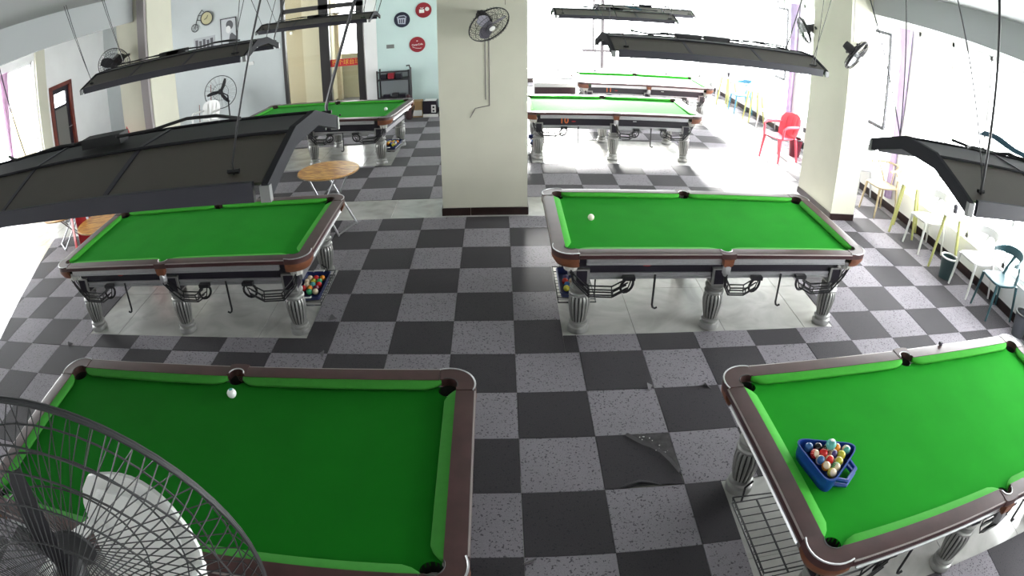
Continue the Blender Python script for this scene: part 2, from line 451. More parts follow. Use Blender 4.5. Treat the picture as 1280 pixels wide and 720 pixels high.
cur_ = MB(); low = [Vector((.58, -1.495, .006)), Vector((.65, -1.48, .014)), Vector((.72, -1.468, .022)), Vector((.78, -1.475, .018)), Vector((.86, -1.495, .006))]
cur_.loft([low, [p + Vector((0, .018, -.004)) for p in low], [p + Vector((0, .035, -.016)) for p in low]], closed_ring=False); cur_.build('carpet_curl', CARPET_D, floor)
crumb = MB(); cr_ = random.Random(5)
for k in range(14):
    t_ = cr_.random(); crumb.sphere((.80 + .15 * t_ + cr_.uniform(-.02, .03), -1.03 - .2 * t_ + cr_.uniform(-.02, .04), .006), cr_.uniform(.002, .005), 5, 4)
tag(crumb.build('crumbs', INKW), 'pale crumbs of glue in the torn carpet corner', kind='stuff')
for (px, py, ang) in ((.985, -.505, 150), (1.43, -.50, 200), (-1.57, .52, 110), (-4.32, .0, 170), (-1.56, -.03, 30), (.02, -2.02, 300)):
    cq = MB(); a = R(ang)
    rows = []
    for k in range(5):
        t = k / 4
        base = Vector((px, py, .006)); d = Vector((math.cos(a), math.sin(a), 0)); nrm = Vector((-d.y, d.x, 0))
        cpt = base + d * (.01 + .035 * t) + Vector((0, 0, .035 * t ** 1.5))
        w = .045 * (1 - .85 * t)
        rows.append([cpt - nrm * w, cpt + nrm * w])
    cq.loft(rows, closed_ring=False); cq.build('carpet_curl', MATS['carpet_backing'], floor)
# polished tiles show where there is no carpet
mt = MB(); mt.bbox((0, 0, -.002), (.796, .796, .004), .001); mt_me = mt.mesh('polished_tile', MARBLE, smooth=False)
for i in range(-14, 8):
    for j in range(-8, 17):
        x0, y0 = 1.0 + .8 * i, 1.05 + .8 * j - .8
        cx, cy = x0 + .4, y0 + .4
        hit = any(x0 < r[2] and x0 + .8 > r[0] and y0 < r[3] and y0 + .8 > r[1] for r in BARE) or (x0 + .418 * y0 < -5.67)
        if not hit or cy > YB2 or (cy > YB and cx < XM) or cx < XL - .3 or cx > XR_ or cy < YF: continue
        o = bpy.data.objects.new('polished_tile', mt_me); COL.objects.link(o); o.parent = floor; o.location = (cx, cy, 0)

def wall(name, a, b, m):
    w = MB(); w.b2(a, b); return tag(w.build(name, m, smooth=False), kind='structure')
wall('wall_front', (XL - .2, YF - .2, 0), (XR_ + .2, YF, ZC), WALLW)
SILL, HEAD = .42, 2.82
# right wall with its window bays
RB = [(-4.3, -.72), (-.22, 3.2), (3.62, 7.14), (7.52, 11.1)]
wr = MB(); wr.b2((XR_, YF, 0), (XR_ + .2, YB2, SILL)); wr.b2((XR_, YF, HEAD), (XR_ + .2, YB2, ZC))
ys = [YF] + [v for b in RB for v in b] + [YB2]
for k in range(0, len(ys), 2): wr.b2((XR_, ys[k], SILL), (XR_ + .2, ys[k + 1], HEAD))
tag(wr.build('wall_right', WALLW, smooth=False), kind='structure')
def window(idx, origin, along, length, z0, z1, n, frame_m):
    """a row of n framed panes; origin = lower corner, along = unit vector"""
    al = Vector(along); nrm = Vector((al.y, -al.x, 0)); o3 = Vector(origin)
    M = Matrix((al, nrm, Vector((0, 0, 1)))).transposed()
    f = MB(); h = z1 - z0; mid = o3 + al * length / 2
    for zz in (z0 + .03, z1 - .03): f.box(Vector((mid.x, mid.y, zz)), (length, .07, .06), M)
    for k in range(n + 1):
        p = o3 + al * (length * k / n + (.025 if k == 0 else -.025 if k == n else 0)); f.box(Vector((p.x, p.y, (z0 + z1) / 2)), (.05, .07, h), M)
    w = tag(f.build('window_%d' % idx, frame_m, smooth=False), kind='structure')
    for k in range(n):
        g = MB(); p = o3 + al * (length * (k + .5) / n); g.box(Vector((p.x, p.y, (z0 + z1) / 2)), (length / n - .05, .008, h - .11), M)
        g.build('pane', GLASS, w, smooth=False)
    return w
for k, (a, b) in enumerate(RB):
    w = window(k + 1, (XR_ + .1, a, 0), (0, 1, 0), b - a, SILL, HEAD, 4, FRAMEW)
    if k in (2, 3):
        y = a + .34; s_ = MB()
        s_.b2((XR_ + .03, y - .022, 1.1), (XR_ + .07, y + .022, 2.66))
        for z in (1.1, 2.62): s_.b2((XR_ + .02, y, z), (XR_ + .07, y + .44, z + .055))
        s_.build('sash', FRAMEG, w, smooth=False)
# far back wall, nearly all glass
wb = MB(); wb.b2((XM, YB2, 0), (XR_ + .2, YB2 + .2, .3)); wb.b2((XM, YB2, 3.2), (XR_ + .2, YB2 + .2, ZC)); wb.b2((XM, YB2, .3), (.45, YB2 + .2, 3.2)); wb.b2((5.35, YB2, .3), (XR_ + .2, YB2 + .2, 3.2))
tag(wb.build('wall_back', WALLW, smooth=False), kind='structure')
w = window(5, (.45, YB2 + .1, 0), (1, 0, 0), 4.9, .3, 3.2, 5, FRAMEW)
s_ = MB(); s_.b2((2.545, YB2 + .02, .4), (2.635, YB2 + .06, 3.2)); s_.build('mullion', PIPE, w, smooth=False)
s_ = MB(); s_.b2((2.06, YB2 + .015, .86), (2.96, YB2 + .055, .93)); s_.build('transom', PIPE, w, smooth=False)
s_ = MB(); s_.b2((2.325, YB2 + .02, .93), (2.37, YB2 + .05, 3.2)); s_.build('mullion', PIPE, w, smooth=False)
wall('wall_return', (XM - .15, YB, 0), (XM, YB2 + .2, ZC), WALLW)
# back wall on the left: grey plaster, glazed doorway, aqua plaster
D0, D1 = -4.68, -2.86
wall('wall_rear', (XL - .2, YB, 0), (D0, YB + .2, ZC), WALLG)
wall('wall_rear_aqua', (D1 + .26, YB, 0), (XM - .15, YB + .2, ZC), WALLB)
wall('trim_1', (D1, YB - .02, 0), (D1 + .26, YB + .2, ZC), WALLW)
# left wall: windows, then a door
LB = [(-1.2, .6), (2.3, 5.9)]; DY0, DY1 = 6.42, 7.3
wl = MB(); wl.b2((XL - .2, YF, 0), (XL, LB[0][0], ZC)); wl.b2((XL - .2, LB[0][1], 0), (XL, LB[1][0], ZC)); wl.b2((XL - .2, LB[1][1], 0), (XL, DY0, ZC)); wl.b2((XL - .2, DY1, 0), (XL, YB, ZC))
for a, b in LB: wl.b2((XL - .2, a, HEAD), (XL, b, ZC)); wl.b2((XL - .2, a, 0), (XL, b, .1))
wl.b2((XL - .2, DY0, 2.02), (XL, DY1, ZC))
tag(wl.build('wall_left', WALLW, smooth=False), kind='structure')
for k, (a, b) in enumerate(LB): window(6 + k, (XL - .1, a, 0), (0, 1, 0), b - a, .1, HEAD, 4, FRAMEW)
wall('trim_4', (XL, 5.95, 0), (XL + .05, 6.3, ZC), PILLAR)
# red-brown door standing in its frame
d = MB()
for y in (DY0 + .04, DY1 - .04): d.b2((XL - .12, y - .045, 0), (XL + .05, y + .045, 2.04))
d.b2((XL - .12, DY0, 1.98), (XL + .05, DY1, 2.07))
dr = tag(d.build('door_1', REDWOOD, smooth=False), kind='structure')
d = MB(); d.b2((XL - .06, DY0 + .085, 0), (XL - .02, DY0 + .2, 1.98)); d.b2((XL - .06, DY1 - .2, 0), (XL - .02, DY1 - .085, 1.98)); d.b2((XL - .06, DY0 + .2, 0), (XL - .02, DY1 - .2, .2)); d.b2((XL - .06, DY0 + .2, 1.86), (XL - .02, DY1 - .2, 1.98)); d.b2((XL - .06, DY0 + .2, 1.5), (XL - .02, DY1 - .2, 1.56))
d.build('door_leaf', BLACKP, dr, smooth=False)
d = MB(); d.b2((XL - .05, DY0 + .2, .2), (XL - .035, DY1 - .2, 1.5)); d.build('door_panel', mat('dim_door_panel', (.16, .155, .14), .3), dr, smooth=False)
d = MB(); d.b2((XL - .05, DY0 + .2, 1.56), (XL - .035, DY1 - .2, 1.86)); d.build('pane', GLASS, dr, smooth=False)
d = MB(); d.tube([(XL + .0, DY1 - .15, 1.0), (XL + .05, DY1 - .15, 1.0), (XL + .05, DY1 - .28, 1.0)], .012); d.build('handle', STEEL, dr)
d = MB(); d.b2((XL - 1.2, DY0 - .3, 0), (XL - 1.1, DY1 + .3, 2.6)); tag(d.build('wall_passage', BEIGE, smooth=False), kind='structure')
# beams and pillars
wall('beam_1', (4.6, YF, 2.885), (4.95, 3.0, ZC), BEAM)
wall('beam_2', (-5.05, YF, 2.885), (-4.72, 3.0, ZC), BEAM)
PIL = [(-.775, 2.93, .215, 3.55), (4.25, 2.89, 4.64, 3.97), (-5.02, 2.93, -4.49, 3.63)]
for k, (x0, y0, x1, y1) in enumerate(PIL):
    p = wall('pillar_%d' % (k + 1), (x0, y0, .0), (x1, y1, ZC), PILLAR)
    xm = x0 + .33 * (x1 - x0) if k == 0 else x1
    for (sx0, sx1) in ((x0 - .012, xm - .002), (xm + .002, x1 + .012)):
        if sx1 - sx0 < .05: continue
        b = MB(); b.b2((sx0, y0 - .014, 0), (sx1, y0 + .002, .095)); b.build('skirting_tile', SKIRT, p, smooth=False)
    b = MB(); b.b2((x0 - .014, y0 + .004, 0), (x0 + .002, y1, .095)); b.build('skirting_tile', SKIRT, p, smooth=False)
    b = MB(); b.b2((x1 - .002, y0 + .004, 0), (x1 + .014, y1, .095)); b.build('skirting_tile', SKIRT, p, smooth=False)
sk = MB(); sk.b2((XR_ - .015, YF, 0), (XR_, YB2, .11)); tag(sk.build('baseboard_right', SKIRT, smooth=False), kind='structure')
sk = MB(); sk.b2((XM, YB2 - .015, 0), (XR_ - .02, YB2, .11)); tag(sk.build('baseboard_back', SKIRT, smooth=False), kind='structure')
sk = MB(); sk.b2((D1 + .27, YB - .015, 0), (XM, YB, .1)); sk.b2((XL, YB - .015, 0), (D0 - .02, YB, .1)); tag(sk.build('baseboard_rear', SKIRT, smooth=False), kind='structure')
# pipe box up the left pillar, conduits on pillars
c = MB(); c.b2((-4.62, 2.87, 1.2), (-4.50, 2.93, ZC)); tag(c.build('trim_2', mat('pipe_box_grey', (.30, .27, .27), .7), smooth=False), kind='structure')
for (x, z0, z1) in ((-.252, 1.40, 2.2), (-.21, 1.33, 2.2)):
    c = MB(); c.tube([(x, 2.926, z0), (x, 2.926, z1)], .0045)
    if x > -.23: c.tube([(x, 2.922, z0), (x - .16, 2.924, z0 - .03), (x - .22, 2.924, z0 - .14)], .004)
    tag(c.build('cable_conduit', PIPE), 'thin conduit line down the middle pillar below its fan, %s' % ('inner one with a bent tail' if x > -.23 else 'straight outer one'), 'conduit')
# glazed doorway and the hall behind it
d = MB()
def post(mb, x0, x1, z0=0, z1=ZC): mb.b2((x0, YB - .03, z0), (x1, YB + .09, z1))
post(d, D0, D0 + .07); post(d, D1 - .16, D1 - .02); post(d, -3.83, -3.62); d.b2((D0, YB - .03, 2.4), (D1 - .02, YB + .09, 2.5)); d.b2((D0, YB - .03, 0), (D1 - .02, YB + .09, .09))
gd = tag(d.build('door_2', FRAMED, smooth=False), kind='structure')
for (x0, x1, z0, z1) in ((D0 + .07, -3.83, .09, 2.4), (-3.62, D1 - .16, .09, 2.4), (D0 + .07, -3.83, 2.5, ZC), (-3.62, D1 - .16, 2.5, ZC)):
    g = MB(); g.b2((x0, YB + .025, z0), (x1, YB + .035, z1)); g.build('pane', GLASS, gd, smooth=False)
bn = MB(); bn.b2((-3.74, YB + .012, 1.11), (D1 - .13, YB + .022, 1.27)); bno = bn.build('banner', REDP, gd, smooth=False)
bno['label'] = 'red strip with yellow characters across the glass'
text_mesh('找个球台球', .125, face_M((-3.28, YB + .009, 1.19), (1, 0, 0), (0, 0, 1)), 'banner_lettering', INKY, bno, .0008)
wall('wall_hall', (-5.6, 11.0, 0), (-4.05, 11.2, ZC), BEIGE)
wall('wall_hall_pier', (-4.75, 10.6, 0.06), (-4.02, 11.0, ZC), mat('hall_pier_cream', (.45, .39, .27), .8))
wall('wall_hall_parapet', (-4.05, 11.2, 0), (-2.0, 11.35, 1.12), BEIGE)
wall('floor_hall', (-6, YB + .2, -.12), (-.75, 11.4, -.005), MARBLE)
wl_ = MB(); wl_.b2((-4.02, 10.9, 0), (-3.92, 11.1, 2.2)); tag(wl_.build('trim_3', BEECH, smooth=False), kind='structure')
wall('wall_sun_block', (-9, 15.0, -1), (-.9, 15.3, 9), mat('sun_block_white', (.85, .85, .84), .9))  # added wall: stops the sun coming in through the glazed doorway
em = thing('emergency_light', 'olive twin-lamp emergency light on the hall wall beyond the glass door', 'light', (-5.13, 10.95, 1.98))
b = MB(); b.box((0, 0, 0), (.17, .08, .2)); b.build('housing', mat('olive_housing', (.17, .15, .06), .5), em)
for z in (.03, -.15):
    b = MB(); b.sphere((.0, -.05, z), .04, 10, 6); b.build('lamp_head', INKW, em)
# curtains
def curtain(idx, x, y, z0, z1, w0, w1, m, label):
    b = MB(); rings = []
    for k in range(13):
        t = k / 12; z = z1 + (z0 - z1) * t
        w = w0 + (w1 - w0) * min(1, t * 1.35) ** .8 if t < .75 else w1 + (w0 * .45 - w1) * (t - .75) / .25
        ring = []
        for j in range(24):
            a = 2 * math.pi * j / 24
            ring.append((x + (.05 + .014 * math.cos(9 * a)) * math.cos(a), y + w / 2 * math.sin(a) * (1 + .05 * math.cos(11 * a)), z))
        rings.append(ring)
    b.loft(rings); o = b.build('curtain', m); tag(o, label, 'curtain')
    return o
curtain(1, XR_ - .05, 3.41, .2, 2.8, .34, .07, LILAC, 'lilac curtain gathered by the window just beyond the square pillar on the window side')
curtain(2, XR_ - .05, 7.33, .2, 2.8, .36, .10, LILAC, 'lilac curtain hanging beyond the red plastic chair')
curtain(3, XL + .05, 4.75, .2, 2.8, .30, .08, PINKC, 'pink curtain at the tall window on the door side')

# ------------------------------------------------------------------ billiard tables
HL, HW, ZT = 1.38, .74, .785
def make_table():
    T = thing('billiard_table', 'x', 'table')
    # cloth with pocket notches
    PC = (1.235, .595); out = []
    def corner(sx, sy):
        a = arc(PC, .05, -45.6, -224.4, 10)
        a = [(p[0] * sx, p[1] * sy) for p in a]
        return a if sx * sy > 0 else a[::-1]
    def middle(sy):
        a = [(-p[0], p[1]) for p in arc((0, .655), .05, -30, -150, 6)][::-1]
        a = arc((0, .655), .05, -30, -150, 6)
        return a if sy > 0 else [(p[0], -p[1]) for p in a[::-1]]
    out += corner(1, 1) + middle(1) + corner(-1, 1) + corner(-1, -1) + middle(-1) + corner(1, -1)
    b = MB(); b.prism(out, .715, .745)
    b.build('cloth', CLOTH, T, smooth=False)
    # cushions
    def cushion(L0, L1, kind0, kind1, M):
        rings = []
        xs = sorted(set([L0, L0 + .015, L0 + .04, L0 + .08, L1 - .08, L1 - .04, L1 - .015, L1]))
        for x in xs:
            e = 0
            for end, kd in ((L0, kind0), (L1, kind1)):
                dd = abs(x - end); reach = .08
                if dd < reach: e = max(e, (.046 if kd == 'c' else .04) * (1 - dd / reach) ** 1.7)
            n = .583 + e
            rings.append([M @ Vector(p) for p in ((x, .642, .744), (x, n + .012, .748), (x, n, .765), (x, n + .004, .774), (x, .642, .7815))])
        c = MB(); c.loft(rings); return c.build('cushion', CUSH, T, ang=60)
    I = Matrix.Identity(3)
    for sy in (1, -1):
        Ms = Matrix.Diagonal((1, sy, 1))
        cushion(.052, 1.198, 'm', 'c', Ms); cushion(-1.198, -.052, 'c', 'm', Ms)
    for sx in (1, -1):
        Mr = Matrix(((0, sx, 0), (1, 0, 0), (0, 0, 1)))
        Mo = Matrix.Translation((sx * (HL - HW), 0, 0))
        M4 = (Mo @ Mr.to_4x4())
        cushion(-.558, .558, 'c', 'c', M4)
    # brown rails
    def rail(L0, L1, M):
        pr = [(.64, .742), (.64, .784), (.70, .786), (.733, .783), (.74, .776), (.742, .744)]
        c = MB(); c.loft([[M @ Vector((x, p[0], p[1])) for p in pr] for x in (L0, L1)]); r = c.build('rail', WOOD, T, ang=25)
        e = MB(); e.loft([[M @ Vector((x, p[0], p[1])) for p in ((.739, .758), (.7445, .758), (.7445, .774), (.739, .774))] for x in (L0, L1)]); e.build('edge_strip', EDGE, r)
        e = MB(); e.loft([[M @ Vector((x, p[0], p[1])) for p in ((.736, .7765), (.7435, .7765), (.742, .7815), (.735, .783))] for x in (L0, L1)]); e.build('edge_bead', BEAD, r)
    for sy in (1, -1):
        Ms = Matrix.Diagonal((1, sy, 1)); rail(.06, 1.188, Ms); rail(-1.188, -.06, Ms)
    for sx in (1, -1):
        M4 = Matrix.Translation((sx * (HL - HW), 0, 0)) @ Matrix(((0, sx, 0), (1, 0, 0), (0, 0, 1))).to_4x4()
        rail(-.548, .548, M4)
    # corner pockets
    pc2 = (1.235, .595)
    for sx in (1, -1):
        for sy in (1, -1):
            F = lambda pts: [(p[0] * sx, p[1] * sy) for p in (pts if sx * sy > 0 else pts[::-1])]
            outer = [(HL + .002, .55)] + arc((1.238, .598), .144, 0, 90, 8) + [(1.19, HW + .002)]
            inner = [(1.19, .642)] + arc(pc2, .052, 120, -30, 12) + [(1.282, .55)]
            b = MB(); b.prism(F(outer + inner), .742, .788); k = b.build('corner_bracket', WOOD, T, ang=30)
            t = MB(); t.tube([(p[0] * sx, p[1] * sy, .787) for p in arc((1.238, .598), .141, -22, 112, 12)], .005); t.build('bracket_rim', ALU, k)
            t = MB(); t.tube([(p[0] * sx, p[1] * sy, .788) for p in arc(pc2, .054, 118, -28, 12)], .003); t.build('mouth_rim', DARKGROOVE, k)
            b = MB(); n = 14; rings = []
            for (r, z) in ((.0505, .743), (.05, .71), (.045, .67), (.03, .64)):
                rings.append([(pc2[0] * sx + r * math.cos(2 * math.pi * q / n), pc2[1] * sy + r * math.sin(2 * math.pi * q / n), z) for q in range(n)])
            b.loft(rings, caps=False); b.add(rings[-1], [tuple(range(n))]); b.build('pocket_net', NET, T)
            b = MB(); o1 = arc((1.228, .588), .156, -14, 104, 10); i1 = arc((1.228, .588), .095, 104, -14, 10)
            rings = [[(p[0] * sx, p[1] * sy, z) for p in F2] for F2, z in ((o1 + i1, .742), (arc((1.226, .586), .158, -14, 104, 10) + i1, .715), (arc((1.216, .576), .14, -14, 104, 10) + i1, .664))]
            b.loft(rings); b.build('pocket_casing', LEATHER, T, ang=50)
            b = MB(); b.lathe([(.064, .675), (.066, .655), (.056, .63), (.05, .60), (.03, .592)], 20, (1.235 * sx, .60 * sy, 0), rfun=lambda a: 1 + .05 * (1 if math.cos(10 * a) > 0 else -1)); b.build('pocket_cup', CUPW, T, ang=20)
    # middle pockets
    for sy in (1, -1):
        o1 = [(-.062, .648)] + [(-.045, .655)] + [(p[0], p[1]) for p in arc((0, .662), .045, 180, 0, 8)] + [(.062, .648), (.062, .748), (.03, .756), (-.03, .756), (-.062, .748)]
        b = MB(); b.prism([(p[0], p[1] * sy) for p in (o1 if sy < 0 else o1[::-1])], .742, .788); k = b.build('middle_bracket', WOOD, T, ang=30)
        t = MB(); t.tube([(p[0], p[1] * sy, .788) for p in arc((0, .662), .047, 180, 0, 10)], .004); t.build('bracket_rim', ALU, k)
        b = MB(); n = 12; rings = [[(r * math.cos(2 * math.pi * q / n), .658 * sy + r * math.sin(2 * math.pi * q / n), z) for q in range(n)] for (r, z) in ((.048, .744), (.046, .71), (.028, .65))]
        b.loft(rings, caps=False); b.add(rings[-1], [tuple(range(n))]); b.build('pocket_net', NET, T)
        b = MB(); rings = [[(x, y * sy, z) for x, y in ((-w, .70), (w, .70), (w * .8, y1), (-w * .8, y1))] for w, y1, z in ((.055, .765, .745), (.05, .762, .70), (.035, .75, .675))]
        b.loft(rings); b.build('pocket_casing', LEATHER, T)
        b = MB(); b.lathe([(.03, .69), (.036, .66), (.036, .62), (.02, .59)], 12, (0, .725 * sy, 0), rfun=lambda a: 1 + .05 * (1 if math.cos(6 * a) > 0 else -1)); b.build('pocket_cup', ALU, T, ang=20)
    # aluminium bands, black aprons, mouldings
    for sy in (1, -1):
        b = MB(); b.loft([[(x, p[0] * sy, p[1]) for p in ((.70, .742), (.728, .742), (.728, .735), (.722, .73), (.722, .70), (.729, .695), (.729, .688), (.70, .688))] for x in (-1.13, 1.13)]); b.build('band', ALU, T, smooth=False)
        b = MB(); b.b2((-1.17, .50 * sy, .545), (1.17, .56 * sy, .715)); b.build('apron', BLACKP, T, smooth=False)
        b = MB(); b.loft([[(x, p[0] * sy, p[1]) for p in ((.50, .546), (.572, .546), (.572, .533), (.566, .528), (.566, .512), (.574, .506), (.574, .492), (.50, .492))] for x in (-1.17, 1.17)]); b.build('moulding', ALU, T, smooth=False)
    for sx in (1, -1):
        b = MB(); b.loft([[(p[0] * sx, y, p[1]) for p in ((1.34, .742), (1.368, .742), (1.362, .73), (1.362, .70), (1.369, .69), (1.34, .688))] for y in (-.5, .5)]); b.build('band', ALU, T, smooth=False)
        b = MB(); b.b2((1.17 * sx, -.5, .545), (1.225 * sx, .5, .715)); b.build('apron', BLACKP, T, smooth=False)
        b = MB(); b.b2((1.17 * sx, -.5, .492), (1.24 * sx, .5, .545)); b.build('moulding', ALU, T, smooth=False)
    b = MB(); b.b2((-1.15, -.49, .50), (1.15, .49, .70)); b.build('slate_bed', DARKGROOVE, T, smooth=False)
    # legs
    lg = MB()
    lg.box((0, 0, .505), (.125, .15, .16))
    lg.lathe([(.05, .43), (.072, .422), (.084, .41), (.082, .395), (.062, .38), (.058, .373), (.078, .367), (.087, .355), (.086, .342), (.074, .333), (.05, .328), (.05, .10), (.078, .092), (.08, .078), (.068, .066), (.066, .058), (.084, .05), (.088, .03), (.086, .008), (.07, 0)], 24)
    leg_me = lg.mesh('leg', SILVER, ang=35)
    co = MB(); co.lathe([(.064, .333), (.076, .31), (.0775, .26), (.070, .19), (.060, .13), (.054, .098)], 24); core_me = co.mesh('leg_core', DARKGROOVE)
    fu = MB(); NF = 16
    for k in range(NF):
        a = 2 * math.pi * k / NF; w = math.pi / NF * .74
        rings = []
        for (r, z) in ((.072, .336), (.084, .315), (.086, .26), (.078, .19), (.067, .13), (.060, .098)):
            rings.append([((r - .012) * math.cos(a - w), (r - .012) * math.sin(a - w), z), (r * math.cos(a - w * .7), r * math.sin(a - w * .7), z), (r * 1.025 * math.cos(a), r * 1.025 * math.sin(a), z), (r * math.cos(a + w * .7), r * math.sin(a + w * .7), z), ((r - .012) * math.cos(a + w), (r - .012) * math.sin(a + w), z)])
        fu.loft(rings)
    flute_me = fu.mesh('leg_fluting', SILVER, ang=60)
    pn = MB()
    for sy in (1, -1): pn.box((0, .0755 * sy, .508), (.085, .006, .128))
    for sx in (1, -1): pn.box((.063 * sx, 0, .508), (.006, .11, .128))
    panel_me = pn.mesh('leg_panel', BLACKP, smooth=False)
    for x in (-1.145, 0, 1.145):
        for y in (-.52, .52):
            L = bpy.data.objects.new('leg', leg_me); COL.objects.link(L); L.parent = T; L.location = (x, y, .004)
            for nm, me in (('leg_core', core_me), ('leg_fluting', flute_me), ('leg_panel', panel_me)):
                q = bpy.data.objects.new(nm, me); COL.objects.link(q); q.parent = L
    # black ball-return wires with a hoop at the end
    def ret(px, py, dx, sy, corner):
        yb = .60 * sy
        pts = [(px, py, .60), (px + dx * .03, (py + yb) / 2, .52), (px + dx * .15, yb + .03 * sy, .40), (px + dx * .34, yb + .02 * sy, .385), (px + dx * .46, yb, .44)]
        if not corner: pts = [(px, py, .60), (px + dx * .03, (py + yb) / 2, .49), (px + dx * .09, yb + .02 * sy, .39), (px + dx * .24, yb + .01 * sy, .38), (px + dx * .33, yb, .43)]
        b = MB()
        for (oy, oz) in ((-.024, .0), (.024, 0), (0, -.03), (-.03, .05), (.03, .05)):
            b.tube([(p[0], p[1] + oy, p[2] + oz * (1 if i_ > 0 else .3)) for i_, p in enumerate(pts)], .0065, 5)
        for i_ in (2, 3): 
            p = pts[i_]; b.tube([(p[0], p[1] - .032, p[2] + .05), (p[0], p[1] - .024, p[2]), (p[0], p[1], p[2] - .03), (p[0], p[1] + .024, p[2]), (p[0], p[1] + .032, p[2] + .05)], .005, 5)
        r_ = b.build('ball_return', WIRE, T)
        e = pts[-1]; h = MB()
        h.tube([(e[0] + .052 * math.cos(a) + .012 * math.sin(a) * dx, e[1] + .015 * math.cos(a), e[2] + .01 + .062 * math.sin(a)) for a in [2 * math.pi * q / 14 for q in range(14)]], .011, 6, closed=True)
        h.tube([(e[0], e[1], e[2] - .045), (e[0] + .03 * dx, e[1], e[2] + .055)], .005, 5)
        h.box((e[0] + dx * .01, e[1], e[2] + .075), (.10, .05, .03)); h.build('return_hoop', WIRE, r_)
    for sy in (1, -1):
        ret(-1.24, .62 * sy, 1, sy, True); ret(1.24, .62 * sy, -1, sy, True); ret(0, .725 * sy, -sy, sy, False)
    for sy in (1, -1):
        for x in (-.55, .58):
            b = MB(); y = .58 * sy
            b.tube([(x, y, .53), (x, y, .26), (x + .008, y, .235), (x + .025, y, .225), (x + .045, y, .235)], .009, 6); b.build('rest_hook', WIRE, T)
    # wire ball shelf between the end legs
    b = MB(); x0, x1, y0, y1, z = -1.29, -.97, -.29, .29, .13
    b.tube([(x0, y0, z), (x1, y0, z), (x1, y1, z), (x0, y1, z)], .006, 5, closed=True)
    b.tube([(x0 - .008, y0, z + .05), (x0 - .008, y1, z + .05)], .006, 5); b.tube([(x0 - .008, y0, z + .05), (x1, y0, z + .03)], .005, 5); b.tube([(x0 - .008, y1, z + .05), (x1, y1, z + .03)], .005, 5)
    for k in range(11): y = y0 + (y1 - y0) * k / 10; b.tube([(x0 - .008, y, z + .05), (x0, y, z), (x1, y, z)], .0035, 4)
    b.tube([((x0 + x1) / 2, y0, z), ((x0 + x1) / 2, y1, z)], .006, 5)
    for y in (y0, y1): b.tube([(x0 + .06, y, z), (x0 + .1, y * 1.25, .17), (-1.14, y * 1.3, .20)], .007, 5)
    for y in (y0 + .1, y1 - .1): b.tube([(x1, y, z), (x1, y, .51)], .006, 5)
    b.build('wire_shelf', WIRE, T)
    # lettering badge on each long apron
    for sy in (1, -1):
        b = MB(); b.lathe([(.0, 0), (1, 0)], 12); b.v = [(-.62 * -sy + .035 * p[0], .5615 * sy, .605 + .011 * p[1]) for p in b.v]; b.build('red_badge', INKR, T, smooth=False)
        b = MB(); b.box((.32 * sy * -1, .561 * sy, .625), (.055, .003, .008)); b.build('plate', INKW, T, smooth=False)
    return T
proto = make_table()
TABLES = {
 'ml': ((-2.965, .86), math.pi, 'green-cloth billiard table with an orange round table behind its corner pocket'),
 'mr': ((1.665, .86), 0, 'green-cloth billiard table with one cream ball, facing the square pillar'),
 'fl': ((-1.62, -2.045), 0, 'green-cloth billiard table behind the large dark fan guard, white ball with blue spot'),
 'fr': ((2.50, -2.05), R(2.4), 'green-cloth billiard table carrying the blue tray of balls'),
 'bl': ((-2.97, 5.86), math.pi - R(8), 'green-cloth billiard table before the glazed doorway with two white balls'),
 'br': ((1.63, 5.8), 0, 'sunlit billiard table with an orange 10 on its apron'),
 'xr': ((2.78, 8.6), 0, 'sunlit billiard table with an orange 11 on its apron, in the last row'),
}
TB = {}
for k, ((x, y), rz, lab) in TABLES.items():
    TB[k] = proto if k == 'ml' else copy_tree(proto)
    TB[k].location = (x, y, 0); TB[k].rotation_euler = (0, 0, rz); tag(TB[k], lab, 'table', 'green billiard tables')
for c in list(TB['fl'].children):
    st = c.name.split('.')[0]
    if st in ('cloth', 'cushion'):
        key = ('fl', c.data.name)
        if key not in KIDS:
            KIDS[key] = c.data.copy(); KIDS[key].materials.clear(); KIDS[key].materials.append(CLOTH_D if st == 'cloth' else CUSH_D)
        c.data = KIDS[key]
for k, s in (('br', '10'), ('xr', '11')):
    for q, ch in enumerate(s): text_mesh(ch, .135, face_M((-.80 + .07 * q, -.5625, .617), (1, 0, 0), (0, 0, 1)), 'digit', INKO, TB[k], .001, .003)['label'] = 'orange digit %s' % ch

# ------------------------------------------------------------------ balls, racks, chalk
def ball(loc, m, label, group=None, spot=None, stripe=None, r=.0286):
    b = MB(); b.sphere((0, 0, 0), r, 16, 10)
    o = b.build('billiard_ball', m); o.location = loc; tag(o, label, 'ball', group)
    if spot is not None:
        s = MB(); s.lathe([(0, r * 1.012), (r * .25, r * .985), (r * .42, r * .92)], 12); q = s.build('spot', spot, o)
    if stripe is not None:
        s = MB(); s.lathe([(r * 1.012 * math.cos(t), r * 1.012 * math.sin(t)) for t in (-.55, -.27, 0, .27, .55)], 16); q = s.build('stripe', stripe, o); q.rotation_euler = (random.uniform(.4, 1.2), random.uniform(-.6, .6), 0)
    return o
BW = mat('ivory_ball', (.78, .74, .60), .15); BWH = mat('white_ball', (.80, .82, .80), .15)
BC = {n: mat('ball_' + n, c, .14) for n, c in dict(blue=(.04, .13, .33), red=(.62, .02, .02), orange=(.75, .25, .03), yellow=(.55, .50, .05), green=(.05, .34, .13), aqua=(.10, .42, .36), black=(.01, .01, .015), maroon=(.16, .02, .05), purple=(.07, .04, .16), cream=(.75, .60, .42)).items()}
ZB = .7462 + .0286
ball((.665, .885, ZB), BW, 'cream cue ball alone on the table facing the square pillar')
ball((-1.59, -1.555, ZB), BWH, 'white ball with a blue spot near the middle pocket', spot=BC['aqua'])
ball((-1.885, 5.66, ZB), BWH, 'white ball on the table before the glazed doorway, nearer the end cushion')
